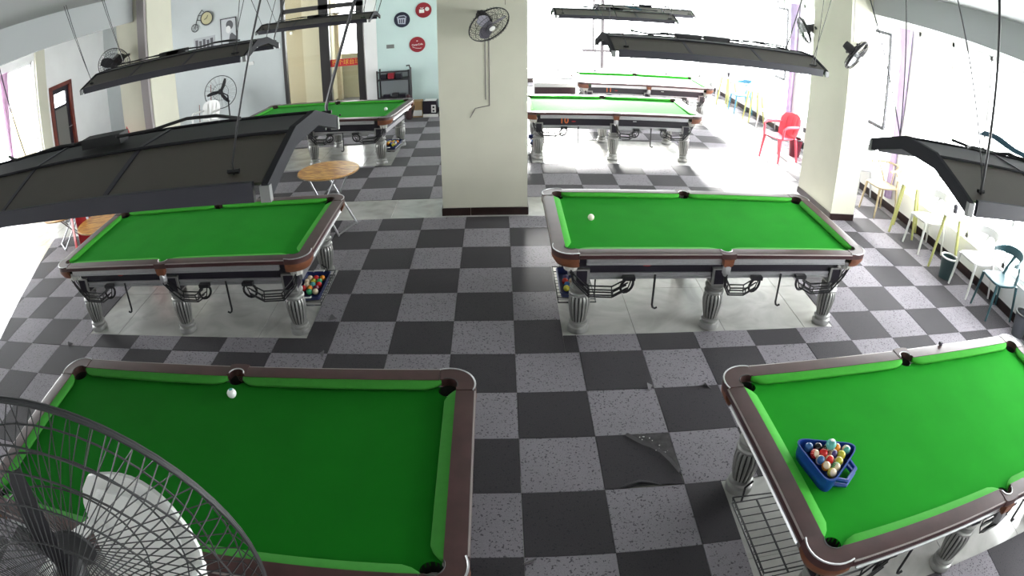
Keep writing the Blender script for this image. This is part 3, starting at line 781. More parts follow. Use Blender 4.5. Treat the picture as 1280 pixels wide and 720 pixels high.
ball((-3.04, 5.72, ZB), BWH, 'white ball by the long cushion of the table before the glazed doorway')
def chalk(loc, m, label):
    b = MB(); b.bbox((0, 0, 0), (.024, .024, .024), .003); o = b.build('chalk_cube', m, smooth=False); o.location = loc; tag(o, label, 'chalk')
chalk((-2.6, 5.5, .757), BLACKP, 'dark chalk cube lying on the cloth before the glazed doorway')
chalk((2.88, -1.30, .798), BLACKP, 'dark chalk cube on the rail of the table with the blue tray')
# triangle tray on the front table
TRAY = thing('ball_rack', 'blue plastic triangle tray full of balls on the green cloth', 'rack', (1.452, -2.19, .7465), R(0))
A_, B_, C_ = Vector((-.155, .125)), Vector((.185, .02)), Vector((-.085, -.215))
def tri(k, rad=.085, n=7):
    cen = (A_ + B_ + C_) / 3; pts = []
    P = [A_, C_, B_]
    for i in range(3):
        p, pr, nx = P[i], P[i - 1], P[(i + 1) % 3]
        d1 = (pr - p).normalized(); d2 = (nx - p).normalized()
        for t in range(n + 1):
            u = t / n; q = p + d1 * rad * (1 - u) ** 2 + d2 * rad * u ** 2
            pts.append(cen + (q - cen) * k)
    return pts
b = MB(); rings = []
for k, z in ((.99, .0), (1.03, .02), (1.05, .078), (1.09, .082), (1.09, .09), (1.03, .09), (1.0, .03), (.97, .008)):
    rings.append([(p.x, p.y, z) for p in tri(k)])
b.loft(rings, caps=False); b.add(rings[0], [tuple(range(len(rings[0]) - 1, -1, -1))]); b.add(rings[-1], [tuple(range(len(rings[0])))])
b.build('tray_body', BLUEK, TRAY, ang=50)
def lug(p, q, off, name):
    d_ = (q - p).normalized(); n_ = Vector((d_.y, -d_.x)); m_ = (p + q) / 2
    cen = (A_ + B_ + C_) / 3
    if n_.dot(m_ - cen) < 0: n_ = -n_
    b = MB(); P3 = lambda t, o, z: (m_.x + d_.x * t + n_.x * o, m_.y + d_.y * t + n_.y * o, z)
    b.tube([P3(-.085, .0, .05), P3(-.055, off, .045), P3(.055, off, .045), P3(.085, .0, .05)], .012, 6)
    b.tube([P3(-.085, .0, .015), P3(-.055, off, .015), P3(.055, off, .015), P3(.085, .0, .015)], .012, 6)
    b.build('grip', BLUEK, TRAY)
lug(C_, B_, .055, 'grip'); lug(A_, B_, .04, 'grip')
spec = [('blue', None, 'dark blue ball at the corner of the tray nearest the end rail', -.105, .083), ('black', None, 'black ball beside the dark blue one in the tray', -.045, .072), ('cream', 'black', 'cream and black ball at the back edge of the tray', .012, .052), ('orange', 'cream', 'orange-banded ball at the back edge of the tray', .075, .046), ('aqua', 'cream', 'pale aqua ball in the sharp corner of the tray', .135, .018),
 ('cream', 'red', 'cream ball with a red band by the long side of the tray', -.088, .022), ('red', None, 'red ball in the second row of the tray', -.03, .016), ('purple', 'cream', 'purple-banded ball half hidden under the top ball', .032, .0), ('yellow', None, 'olive yellow ball below the aqua one in the tray', .082, -.02),
 ('blue', 'cream', 'blue-banded ball in the middle of the long side of the tray', -.072, -.034), ('red', 'cream', 'red ball with a cream band in the middle of the tray', -.012, -.042), ('yellow', 'cream', 'yellow-green ball by the lower side of the tray', .042, -.068),
 ('cream', 'orange', 'ivory ball in the row before the bottom corner', -.055, -.09), ('cream', 'green', 'ivory ball with pale green band near the bottom corner', .005, -.108), ('cream', 'yellow', 'ivory ball in the bottom corner of the tray', -.04, -.148)]
for c1, c2, lab, x, y in spec:
    ball((1.452 + x * .845 - .003, -2.19 + y * .85 - .003, .745 + .074), BC[c1], lab, 'balls in the blue tray', stripe=BC[c2] if c2 else None, r=.0248)
ball((1.452 + .005, -2.19 + .018, .745 + .122), BC['aqua'], 'aqua ball with white spot lying on top of the others', 'balls in the blue tray', spot=BWH)
# ball trays on the wire shelves
def shelf_tray(T, label, cols, ox=-1.145, n=14, labb='', frontlabel=None):
    rz = T.rotation_euler[2]; M = Matrix.Translation(T.location) @ Matrix.Rotation(rz, 4, 'Z')
    p = M @ Vector((ox, 0, .137)); t = thing('ball_tray', label, 'tray', p, rz, 'ball trays under the tables')
    b = MB(); rings = []
    for k, z in ((.9, 0), (1, .05), (1.03, .055), (1.0, .058), (.94, .05), (.86, .012)):
        rings.append([(.125 * k * x, .24 * k * y, z) for x, y in ((-1, -.9), (-.9, -1), (.9, -1), (1, -.9), (1, .9), (.9, 1), (-.9, 1), (-1, .9))])
    b.loft(rings, caps=False); b.add(rings[-1], [tuple(range(8))]); b.add(rings[0], [tuple(range(7, -1, -1))]); b.build('tray_body', NAVY, t, ang=50)
    for s in (1, -1):
        h = MB(); h.tube([(-.05, .235 * s, .05), (-.05, .265 * s, .055), (.05, .265 * s, .055), (.05, .235 * s, .05)], .008, 5); h.build('tray_handle', WHITEP, t)
    for k in range(n):
        i_, j_ = k % 3, k // 3
        q = M @ Vector((ox - .062 + i_ * .06 + (j_ % 2) * .012, -.13 + j_ * .066, .137 + .043))
        c1 = cols[k % len(cols)]
        ball(q, BC[c1], '%s ball, %s in the %s row, tray under table %s' % (c1, ('first', 'middle', 'last')[i_], ('first', 'second', 'third', 'fourth', 'fifth')[j_], labb), 'balls on the shelf %s' % labb)
shelf_tray(TB['ml'], 'navy ball tray on the wire shelf under the table by the orange round table', ['orange', 'red', 'cream', 'green', 'yellow', 'cream', 'red', 'aqua', 'cream', 'maroon'], labb='by orange round table')
shelf_tray(TB['mr'], 'navy ball tray on the wire shelf under the table facing the square pillar', ['yellow', 'red', 'cream', 'blue', 'purple'], n=10, labb='facing square pillar')
shelf_tray(TB['bl'], 'navy ball tray on the wire shelf under the table before the glazed doorway', ['orange', 'yellow', 'cream', 'blue'], n=10, labb='before glazed doorway')
shelf_tray(TB['br'], 'navy ball tray on the wire shelf under the table numbered 10', ['blue', 'cream'], n=4, labb='numbered 10')

# ------------------------------------------------------------------ hanging lamps
def make_lamp():
    T = thing('hanging_lamp', 'x', 'lamp')
    hw, ft, z0, zl, zt, hl = .41, .12, 0.0, .05, .13, .915
    n = 3; pw = 2 * hl / n
    for k in range(n):
        x0, x1 = -hl + k * pw + .006, -hl + (k + 1) * pw - .006
        for sy in (1, -1):
            b = MB(); b.loft([[(x, sy * hw, zl), (x, sy * ft, zt), (x, sy * ft, zt - .012), (x, sy * (hw - .01), zl - .012)] for x in (x0, x1)]); b.build('hood_panel', HOOD, T, smooth=False)
        b = MB(); b.b2((x0, -ft, zt - .012), (x1, ft, zt)); b.build('ridge_panel', HOODTOP, T, smooth=False)
    for k in range(1, n):
        x = -hl + k * pw
        b = MB(); b.loft([[(xx, y, z + dz) for (y, z) in ((-hw, zl), (-ft, zt), (ft, zt), (hw, zl))] + [(xx, y, z + dz - .01) for (y, z) in ((hw, zl), (ft, zt), (-ft, zt), (-hw, zl))] for xx, dz in ((x - .012, .004), (x + .012, .004))]); b.build('seam_bar', FASCIA, T, smooth=False)
    for sy in (1, -1):
        b = MB(); b.b2((-hl + .03, sy * hw, z0 - .005), (hl - .03, sy * (hw + .018), zl + .006)); b.build('fascia', FASCIA, T, smooth=False)
        b = MB(); b.tube([(-hl, sy * (ft + .02), zt + .002), (hl, sy * (ft + .02), zt + .002)], .006, 5); b.build('ridge_bead', ENDALU, T)
    for sx in (1, -1):
        prof = [(-hw - .018, -.004), (-hw - .018, zl), (-ft, zt + .012), (ft, zt + .012), (hw + .018, zl), (hw + .018, -.004), (ft + .02, zt - .05), (-ft - .02, zt - .05)]
        b = MB(); b.loft([[(x, y, z) for y, z in prof] for x in (sx * hl, sx * (hl + .022))]); b.build('end_plate', ENDALU, T, smooth=False)
        for sy in (1, -1):
            b = MB(); b.box((sx * (hl + .010), sy * (hw + .012), .02), (.032, .022, .05)); b.build('corner_cap', CAPALU, T, smooth=False)
    # reflector housing under the hood
    b = MB(); b.b2((-hl + .05, -.05, zt - .07), (hl - .05, .05, zt - .014)); b.build('tube_housing', WHITEP, T, smooth=False)
    return T
lp = make_lamp()
LZ = 2.2
LAMPS = [((-1.69, -2.07), LZ, 'large dark hanging lamp hood over the table behind the fan guard'),
         ((2.44, -2.18), LZ, 'dark hanging lamp hood with a teal cloth, over the table with the blue tray'),
         ((1.68, 1.03), 2.2, 'dark hanging lamp hood in front of the square pillar on the window side'),
         ((-3.07, 1.14), 2.29, 'black hanging lamp hood in front of the cream pillar with a wall fan'),
         ((-2.94, 5.75), 2.23, 'black hanging lamp hood before the glazed doorway'),
         ((1.66, 5.75), 2.2, 'hanging lamp hood with a small teal cloth over the table numbered 10'),
         ((2.68, 8.1), 2.2, 'smallest-looking hanging lamp hood, over the last-row table nearest the far windows')]
LMP = []
for k, ((x, y), z, lab) in enumerate(LAMPS):
    t = lp if k == 0 else copy_tree(lp); t.location = (x, y, z); tag(t, lab, 'lamp', 'hanging lamps over the tables'); LMP.append(t)
    if k == 1: t.scale = (1, .88, 1)
    hang = [(-.83, .33, -.35, .05), (.84, .33, .25, .05), (-.82, -.36, -.35, -.0), (.83, -.36, .10, .0)]
    for q, (lx, ly, dx, dy) in enumerate(hang):
        if k == 1 and q == 2: dx, dy = -.06, 0.0
        if k == 2 and q in (0, 1): dx = 0
        if k == 0 and q == 3: lx, dx = .80, .27
        if k == 0 and q == 1: lx, dx, ly = .90, .30, .40
        if k == 1 and q == 0: dx = .0
        if k == 1 and q == 2: dx = .02
        b = MB(); b.tube([(lx, ly, .06), (lx, ly, .10), (lx + dx, ly + dy, ZC - z)], .0075 if (k, q) in ((0, 1), (1, 2)) else .0035, 5); b.tube([(lx - .02, ly, .075), (lx + .02, ly, .075)], .008, 5)
        b.build('hanging_cable', WIRE, t)
    b = MB(); rr = random.Random(k)
    pts = [(-.7 + .14 * q, rr.uniform(-.09, .09), .155 + rr.uniform(0, .02)) for q in range(11)]
    b.tube(pts, .007, 5); b.box((rr.uniform(-.5, .1), 0, .16), (.22, .07, .04)); b.build('supply_cord', HOODTOP, t)
for (x, y, z, sc, lab) in ((2.22, -2.13, LZ + .142, 1.0, 'teal cloth draped over the lamp ridge above the blue tray'), (1.95, 5.68, 2.2 + .145, .8, 'teal cloth draped over the ridge of the lamp over table 10')):
    b = MB(); rows = []
    for k in range(9):
        t = k / 8
        px, py = x + (.18 * t - .09) * sc, y + (.16 - .38 * t) * sc
        pz = z + (.012 * math.sin(t * 9)) - max(0, (y - .06 - py)) * .25 + .05
        w = (.045 + .012 * math.sin(7 * t)) * sc
        rows.append([(px - w, py, pz), (px, py + .01, pz + .02), (px + w, py, pz + .004), (px, py, pz - .004)])
    b.loft(rows); tag(b.build('cloth_strip', TEALRAG), lab, 'cloth')

# ------------------------------------------------------------------ fans
def guard(mb, rad, depth, nw, nring, wire, z0=0.0, dome=.3, rim=1.0):
    """two guards of a cage around local +Z axis"""
    for sgn in (1, -1):
        prof = lambda u: depth * (.5 - .16 * u ** 2) * sgn
        nq = nw if sgn < 0 or nw < 60 else nw // 2
        for k in range(nq):
            a = 2 * math.pi * k / nq + (0.5 * math.pi / nw if sgn < 0 else 0)
            pts = [(rad * u * math.cos(a), rad * u * math.sin(a), prof(u)) for u in (.12, .4, .62, .82, .90)] + [(rad * .965 * math.cos(a), rad * .965 * math.sin(a), prof(.9) * .42), (rad * .998 * math.cos(a), rad * .998 * math.sin(a), 0)]
            mb.tube(pts, wire, 4, caps=False)
        for u in nring:
            mb.tube([(rad * u * math.cos(t), rad * u * math.sin(t), prof(u)) for t in [2 * math.pi * q / 48 for q in range(48)]], wire * 1.5, 4, closed=True)
        mb.lathe([(0, prof(0) - .004), (rad * .12, prof(.12) - .004), (rad * .13, prof(.12)), (rad * .12, prof(.12) + .004), (0, prof(0) + .004)], 20)
    for sgn in (1, -1):
        mb.tube([(rad * math.cos(t), rad * math.sin(t), sgn * wire * 1.6 * rim) for t in [2 * math.pi * q / 64 for q in range(64)]], wire * 2.0 * rim, 6, closed=True)
def blades(mb, n, r0, r1, w, tilt, a0):
    for k in range(n):
        a = a0 + 2 * math.pi * k / n; rows = []
        for q in range(7):
            t = q / 6; r = r0 + (r1 - r0) * t; hwid = w * (.35 + .9 * math.sin(math.pi * (.15 + .72 * t)))
            sw = .18 * t
            for_ = []
            for s in (-1, 0, 1):
                ang = a + sw + s * hwid / max(r, .03)
                for_.append((r * math.cos(ang), r * math.sin(ang), s * hwid * tilt))
            rows.append([for_[0], for_[1], for_[2], (for_[1][0], for_[1][1], for_[1][2] - .003)])
        mb.loft(rows)
    mb.lathe([(0, .03), (.03, .025), (.04, 0), (.035, -.03), (0, -.03)], 14)
def fan(name, label, loc, axis, rad, bm, gm, nw=36, wire=.0018, rings=(.3, .55, .8), wallpt=None, pole=None, group=None, a0=.4, hubm=None, bw=.05, cord=None, depth=None, rim=1.0, mr=.065):
    T = thing(name, label, 'fan', loc, 0, group)
    z = Vector(axis).normalized(); Q = z.to_track_quat('Z', 'Y').to_matrix().to_4x4()
    depth = depth or rad * .55
    def put(b, nm, m, ang=40):
        o = b.build(nm, m, T, ang=ang); o.data.transform(Q); return o
    g = MB(); guard(g, rad, depth, nw, rings, wire, rim=rim); put(g, 'guard', gm)
    b = MB(); blades(b, 3, .03, rad * (.86 if nw < 100 else .66), bw, .45, a0); put(b, 'blade_set', bm)
    b = MB(); b.lathe([(0, -depth * .5 - .14), (mr * .8, -depth * .5 - .135), (mr, -depth * .5 - .05), (mr * .9, -.03), (0, -.02)], 16); put(b, 'motor', BLACKF)
    if hubm is not None:
        b = MB(); b.lathe([(0, depth * .5 + .012), (rad * .15, depth * .5 + .006), (rad * .15, depth * .5)], 16); put(b, 'hub_badge', hubm)
    if wallpt is not None:
        back = Q @ Vector((0, 0, -depth * .5 - .10)); wp = Vector(wallpt) - Vector(loc)
        b = MB(); b.tube([back, back + Vector((0, 0, -.08)), (wp.x, wp.y + (-.06 if abs(wp.y) > abs(wp.x) else 0), wp.z), wp], .018, 8)
        b.build('wall_bracket', BLACKF, T)
    if pole is not None:
        back = Q @ Vector((0, 0, -depth * .5 - .06)); fx, fy = pole[0] - loc[0], pole[1] - loc[1]
        b = MB(); b.tube([back, (fx, fy, back.z - .12), (fx, fy, .04 - loc[2])], .016, 8); b.build('pole', BLACKF, T)
        b = MB(); b.lathe([(.2, 0), (.2, .02), (.12, .035), (.03, .05), (.02, .09)], 20, (fx, fy, -loc[2])); b.build('base', BLACKF, T)
    if cord is not None:
        for (p, q) in cord:
            c_ = MB(); c_.tube([Vector(p) - Vector(loc), Vector(q) - Vector(loc)], .003, 4); c_.build('pull_cord', BLACKF, T)
    return T
fan('wall_fan', 'black wall fan with a white hub badge on the square pillar', (-.20, 2.60, 2.29), (.45, -.60, -.55), .235, BLADEG, BLACKF, hubm=WHITEP, wallpt=(-.32, 2.93, 2.42), cord=[((-.03, 2.80, 2.50), (-.02, 2.86, 3.2))], rim=1.5, wire=.0016)
fan('wall_fan', 'black wall fan on the pillar on the window side, pale blades', (4.16, 2.58, 2.30), (.55, -.55, -.50), .225, PALEP, BLACKF, hubm=WHITEP, wallpt=(4.36, 2.89, 2.42), cord=[((4.2, 2.75, 2.45), (4.28, 2.86, 3.2))], rim=2.6, wire=.002)
fan('wall_fan', 'dark wall fan half hidden behind the pillar on the window side', (4.17, 4.12, 2.42), (-.80, .15, -.4), .2, PALEP, BLACKF, wallpt=(4.25, 3.92, 2.5), rim=2.4, wire=.002)
fan('wall_fan', 'dark wall fan on the cream pillar above the black lamp hood', (-4.88, 2.62, 2.38), (.25, -.85, -.35), .24, BLACKF, BLACKF, wallpt=(-4.82, 2.93, 2.45), rim=1.3)
fan('wall_fan', 'small grey wall fan with a pink hub high at the far windows', (4.75, 12.1, 2.15), (-.3, -.9, -.2), .2, PALEP, PALEP, hubm=PINKRED, wallpt=(4.8, 12.5, 2.2))
fan('pedestal_fan', 'slim black pedestal fan standing against the grey back wall', (-6.0, 8.3, .93), (.45, -.9, .05), .36, BLACKF, BLACKF, nw=20, wire=.002, rings=(.5,), pole=(-5.92, 8.5), a0=.95, bw=.032, rim=2.0)
fan('industrial_fan', 'large dark fan guard seen from behind beside the camera', (-.804, -3.714, 2.037), (-.34, .94, 0), .36, BLACKF, FANGREY, nw=110, wire=.0012, rings=(.42, .62, .78, .90), pole=(-.765, -3.83), a0=R(205), bw=.017, depth=.13, rim=1.5, mr=.04)

# ------------------------------------------------------------------ chairs and small tables
def slab(mb, w0, w1, d0, d1, z, th, dish=.01, nx=6, ny=6, rnd=.25):
    """rounded, slightly dished seat; front at -x"""
    rings = []
    outline = []
    for k in range(24):
        a = 2 * math.pi * k / 24; ca, sa = math.cos(a), math.sin(a)
        e = .55
        x = math.copysign(abs(ca) ** e, ca); y = math.copysign(abs(sa) ** e, sa)
        xx = d0 + (d1 - d0) * (x + 1) / 2; ww = w0 + (w1 - w0) * (x + 1) / 2
        outline.append((xx, y * ww / 2))
    cx = (d0 + d1) / 2
    for k, zz in ((.96, z - th), (1, z - th * .6), (1, z - .003), (.97, z), (.6, z - dish), (.2, z - dish * 1.3)):
        rings.append([(cx + (p[0] - cx) * k, p[1] * k, zz) for p in outline])
    mb.loft(rings)
def horn_chair(label, m, loc, rz, group):
    T = thing('plastic_chair', label, 'chair', loc, rz, group)
    b = MB(); slab(b, .42, .38, -.22, .2, .44, .03); b.build('seat', m, T)
    for sx, sy in ((-1, -1), (-1, 1), (1, -1), (1, 1)):
        b = MB(); x, y = (-.19 if sx < 0 else .17), .17 * sy
        b.tube([(x, y, .425), (x + .05 * sx, y + .03 * sy, 0)], [.021, .013], 8); b.build('leg', m, T)
    b = MB()
    rows = []
    for k in range(17):
        a = R(-100 + 200 * k / 16); r = .235
        x, y = .0 + r * math.cos(a) * .95, r * math.sin(a)
        h = .11 * math.cos(a * .75) ** .8 if abs(a) < 2 else .03; h = max(h, .03); zc = .70 + .04 * math.cos(a)
        rows.append([(x + .012 * math.cos(a), y + .012 * math.sin(a), zc - h / 2), (x + .016 * math.cos(a), y + .016 * math.sin(a), zc + h / 2), (x, y, zc + h / 2), (x - .004 * math.cos(a), y, zc - h / 2)])
    b.loft(rows); b.build('backrest', m, T, ang=60)
    for sy in (1, -1):
        b = MB(); b.tube([(.15, .15 * sy, .42), (.19, .13 * sy, .55), (.22, .07 * sy, .69)], [.02, .017, .026], 8); b.build('back_support', m, T)
    return T
def hoop_chair(label, m, loc, rz):
    T = thing('wooden_chair', label, 'chair', loc, rz)
    b = MB(); slab(b, .44, .38, -.22, .2, .45, .025); b.build('seat', m, T)
    for sx, sy in ((-1, -1), (-1, 1), (1, -1), (1, 1)):
        b = MB(); x, y = (-.18 if sx < 0 else .16), .17 * sy
        b.tube([(x, y, .43), (x + .05 * sx, y + .035 * sy, 0)], [.02, .013], 8); b.build('leg', m, T)
    b = MB(); b.tube([(.24 * math.cos(R(a)) - .02, .25 * math.sin(R(a)), .72 + .03 * math.cos(R(a))) for a in range(-105, 106, 15)], .016, 8); b.build('hoop', m, T)
    for sy in (1, -1):
        b = MB(); b.tube([(.16, .16 * sy, .44), (.12, .22 * sy, .6), (.03, .245 * sy, .73)], .013, 8); b.build('back_post', m, T)
    b = MB(); b.tube([(.18, 0, .45), (.2, 0, .62), (.215, -.06, .75)], .011, 6); b.tube([(.2, 0, .62), (.215, .06, .75)], .011, 6); b.build('splat', m, T)
    return T
def leg_table(label, loc, rz, group, topm=TABLETOP, h=.72):
    T = thing('side_table', label, 'table', loc, rz, group)
    b = MB(); b.lathe([(0, h - .022), (.215, h - .022), (.24, h - .012), (.24, h - .002), (.236, h), (0, h)], 28); b.build('tabletop', topm, T)
    for k in range(4):
        a = R(45 + 90 * k); b = MB()
        b.tube([(.15 * math.cos(a), .15 * math.sin(a), h - .02), (.26 * math.cos(a), .26 * math.sin(a), 0)], [.022, .016], 8); b.build('leg', YLEG, T)
    b = MB(); b.tube([(.145 * math.cos(R(45 + 90 * k)), .145 * math.sin(R(45 + 90 * k)), h - .03) for k in range(4)], .012, 6, closed=True); b.build('underframe', YLEG, T)
    return T
def cup(loc, label):
    b = MB(); b.lathe([(.03, 0), (.038, .1), (.034, .1), (.027, .008), (0, .008)], 14); b.f.append(tuple(range(13, -1, -1))); b.mi.append(0)
    o = b.build('cup', BLACKP); o.location = loc; tag(o, label, 'cup')
def bin_(loc, m, label, r=.115, h=.27):
    T = thing('waste_bin', label, 'bin', loc)
    b = MB(); b.lathe([(r * .78, 0), (r, h), (r - .006, h), (r * .78 - .006, .008), (0, .008)], 20); b.build('body', m, T)
    b = MB(); b.tube([(r * math.cos(t), r * math.sin(t), h) for t in [2 * math.pi * q / 24 for q in range(24)]], .012, 6, closed=True); b.build('rim', WHITEP if m is BINT else BLACKF, T)
GC = 'chairs along the window wall'; GT = 'small tables along the window wall'
tc = horn_chair('teal plastic chair with a curved horn back, beside the grey bin', TEAL, (5.38, .33, .006), R(-8), GC)
def again(src, m, loc, rz, label):
    t = copy_tree(src); t.location = loc; t.rotation_euler = (0, 0, rz); t['label'] = label
    key = m.name
    for ch in t.children:
        k2 = (ch.data.name.split('.')[0], key)
        if k2 not in KIDS:
            me = ch.data.copy(); me.materials.clear(); me.materials.append(m); KIDS[k2 + (ch.name.split('.')[0],)] = me; ch.data = me
    return t
again(tc, WHITEP, (5.38, .85, .006), R(0), 'white plastic chair between the teal chair and the green bin')
again(tc, WHITEP, (5.38, 2.025, .006), R(0), 'white plastic chair between the two nearest yellow-legged tables')
again(tc, PALEP, (5.38, 4.1, .006), R(0), 'pale chair half hidden beside the window-side pillar')
again(tc, WHITEP, (5.40, 7.75, .006), R(0), 'white chair by the lilac curtain beyond the red plastic chair')
again(tc, BLUEP, (5.38, 9.45, .006), R(0), 'chair with a sky blue backrest in the far row')
again(tc, WHITEP, (5.35, 11.0, .006), R(20), 'white chair at the far end of the window wall')
hoop_chair('beech hoop-back wooden chair in front of the lilac curtain', BEECH, (5.33, 3.24, .006), R(4))
leg_table('white round table with yellow-green legs and a black cup, beside the green bin', (5.36, 1.50, .006), R(45), GT)
leg_table('white round table with yellow-green legs between hoop chair and white chair', (5.36, 2.55, .006), R(45), GT)
leg_table('white round table with yellow-green legs just past the window-side pillar', (5.34, 4.75, .006), R(20), GT)
leg_table('white round table with yellow-green legs beside the sky blue chair', (5.36, 8.6, .006), R(0), GT)
leg_table('white round table with a black cup near the far end of the window wall', (5.30, 10.2, .006), R(30), GT)
cup((5.40, 1.52, .7275), 'black cup on the round table beside the green bin')
cup((5.30, 10.2, .7275), 'black cup on the round table near the far end of the window wall')
bin_((5.19, 1.21, .006), BINT, 'dark green waste bin with pale rim under the table')
bin_((5.47, -.17, .006), BING, 'grey waste bin with dark rim beside the teal chair')
# coral red plastic armchair
def mono_chair(m, label, loc, rz, group=None, nm='plastic_armchair', simple=False):
    T = thing(nm, label, 'chair', loc, rz, group)
    b = MB(); slab(b, .46, .42, -.24, .2, .42, .025, .015); b.build('seat', m, T)
    b = MB(); rows = []
    for k in range(8):
        t = k / 7; z = .40 + .42 * t; x = .19 + .11 * t; w = .21 + .03 * math.sin(t * 2.2) - (.06 * max(0, t - .8) / .2)
        row = []
        for q in range(9):
            s = -1 + q / 4; row.append((x - .05 * (s ** 2) * (1 - .2 * t) , w * s, z - .02 * (s ** 2) * t))
        rows.append(row + [(p[0] + .012, p[1], p[2]) for p in row[::-1]])
    b.loft(rows); bk = b.build('backrest', m, T, ang=60)
    if not simple:
        for q in (-.1, 0, .1):
            s_ = MB(); s_.tube([(.185, q, .47), (.262, q * 1.15, .76)], .008, 5); s_.build('back_rib', m, bk)
    else:
        s_ = MB(); s_.tube([(.165, -.16, .45), (.225, -.175, .70), (.245, -.13, .765), (.258, 0, .785), (.245, .13, .765), (.225, .175, .70), (.165, .16, .45)], .009, 6); s_.build('back_bead', m, bk)
    for sx, sy in ((-1, -1), (-1, 1), (1, -1), (1, 1)):
        b = MB(); x, y = (-.21 if sx < 0 else .18), .2 * sy
        b.tube([(x, y, .41), (x + .05 * sx, y + .035 * sy, 0)], [.03, .022], 6); b.build('leg', m, T)
    for sy in (1, -1):
        b = MB(); b.tube([(-.2, .225 * sy, .41), (-.19, .25 * sy, .60), (-.12, .255 * sy, .635), (.08, .25 * sy, .63), (.23, .215 * sy, .62)], [.02, .022, .026, .026, .018], 8); b.build('armrest', m, T)
    return T
mono_chair(PINKRED, 'coral red plastic armchair standing alone past the window-side pillar', (4.68, 5.68, .006), R(22))
bin_((5.13, 5.95, .006), mat('dark_red_plastic', (.10, .008, .02), .4), 'dark red bin behind the coral red armchair', .13, .32)
# white armchair stood on a small square table below the fan
ch0 = mono_chair(WHITEP, 'white plastic armchair seen through the big fan guard', (-1.30, -3.318, .648), R(80), simple=True); ch0.scale = (1.08, 1.14, 1.08)
T = thing('square_table', 'small white square table carrying the white armchair behind the fan guard', 'table', (-1.30, -3.318, .006), R(-10))
b = MB(); b.bbox((0, 0, .617), (.66, .66, .03), .004); b.build('tabletop', TABLETOP, T, smooth=False)
for sx in (1, -1):
    for sy in (1, -1):
        b = MB(); b.box((.29 * sx, .29 * sy, .301), (.04, .04, .602)); b.build('leg', STEEL, T, smooth=False)
# round folding tables
def folding_table(label, loc, rz, r=.36, h=.72):
    T = thing('round_table', label, 'table', loc, rz)
    b = MB(); b.lathe([(0, h - .02), (r, h - .02), (r + .004, h - .01), (r, h), (0, h)], 36); tp = b.build('tabletop', WOODTOP, T)
    b = MB(); b.tube([((r + .003) * math.cos(t), (r + .003) * math.sin(t), h - .012) for t in [2 * math.pi * q / 36 for q in range(36)]], .008, 5, closed=True); b.build('edge_band', CARD, tp)
    for sy in (1, -1):
        b = MB(); b.tube([(-.2, .16 * sy, h - .03), (.2, .2 * sy, 0)], .012, 6); b.build('leg', STEEL, T)
        b = MB(); b.tube([(.2, .14 * sy, h - .03), (-.2, .18 * sy, 0)], .012, 6); b.build('leg', STEEL, T)
    for p, q_ in (((.2, -.2, .02), (.2, .2, .02)), ((-.2, -.18, .02), (-.2, .18, .02)), ((0, -.17, h * .51), (0, .17, h * .51))):
        b = MB(); b.tube([p, q_], .01, 6); b.build('crossbar', STEEL, T)
    return T
folding_table('orange wood-grain round folding table between the two middle rows', (-2.05, 2.63, .006), R(-20), .355)
folding_table('pale low round folding table at the sunlit carpet edge', (-6.2, 2.62, .006), R(50), .42, .5)
folding_table('brown low round folding table by the corner pocket, under the dark lamp hood', (-5.0, 2.08, .006), R(10), .44, .5)
T = thing('plastic_stool', 'red plastic stool between the two low round tables', 'stool', (-5.60, 2.22, .006))
b = MB(); b.lathe([(.0, .64), (.13, .64), (.15, .63), (.155, .61), (.15, .60), (.0, .61)], 20); b.build('seat', REDP, T)
for k in range(4):
    a = R(45 + 90 * k); b = MB(); b.loft([[(r * math.cos(a + w), r * math.sin(a + w), z) for w, r in ((-.5, r0), (0, r0 * 1.04), (.5, r0), (.5, r0 * .95), (0, r0 * .98), (-.5, r0 * .95))] for r0, z in ((.145, .61), (.165, .3), (.185, 0))]); b.build('leg', REDP, T)
T = thing('folded_parasol', 'red folded parasol standing behind the dark lamp hood', 'parasol', (-4.80, 2.66, .006))
b = MB(); b.lathe([(.0, 1.53), (.02, 1.47), (.075, 1.30), (.09, 1.0), (.11, .6), (.13, .42), (.0, .44)], 18, rfun=lambda a: 1 + .12 * math.cos(6 * a)); b.build('canopy', REDP, T)
b = MB(); b.tube([(0, 0, .02), (0, 0, .5)], .015, 8); b.build('pole', STEEL, T)
b = MB(); b.lathe([(.15, 0), (.15, .04), (.03, .06)], 18); b.build('base', BLACKF, T)

# ------------------------------------------------------------------ things at the back wall
# round wall signs
def sign(loc, r, m, label):
    T = thing('round_sign', label, 'sign', loc, 0, 'round signs on the aqua wall')
    b = MB(); b.lathe([(0, 0), (r * .96, 0), (r, .006), (r, .014), (0, .014)], 32, M=Matrix.Rotation(R(-90), 3, 'X').to_4x4().to_3x3()); b.v = [(p[0], -abs(p[1]), p[2]) for p in b.v]
    b.build('disc', m, T, ang=30)
    return T
YW = YB
s1 = sign((-2.06, YW, 2.02), .165, SIGNB, 'navy round sign with a pale bucket emblem on the aqua wall')
def SG(p): return face_M(p, (1, 0, 0), (0, 0, 1)) @ Matrix.Diagonal((1.68, 1.68, 1, 1))
b = MB()
b.prism([(-.048, -.045), (.04, -.052), (.052, .028), (-.058, .03)], 0, .003)
bk = b.build('emblem', SIGNL, s1); bk.data.transform(SG((0, -.0145, -.012)))
for x in (-.028, -.004, .02):
    b = MB(); b.box((x, -.012, .004), (.012, .05, .002))
    e = b.build('emblem_slot', SIGNB, s1); e.data.transform(SG((0, -.0165, -.012)))
b = MB(); b.tube([(-.06, .036, .002), (-.03, .055, .002), (.03, .058, .002), (.056, .034, .002)], .007, 5); e = b.build('emblem_lid', SIGNL, s1); e.data.transform(SG((0, -.0145, -.012)))
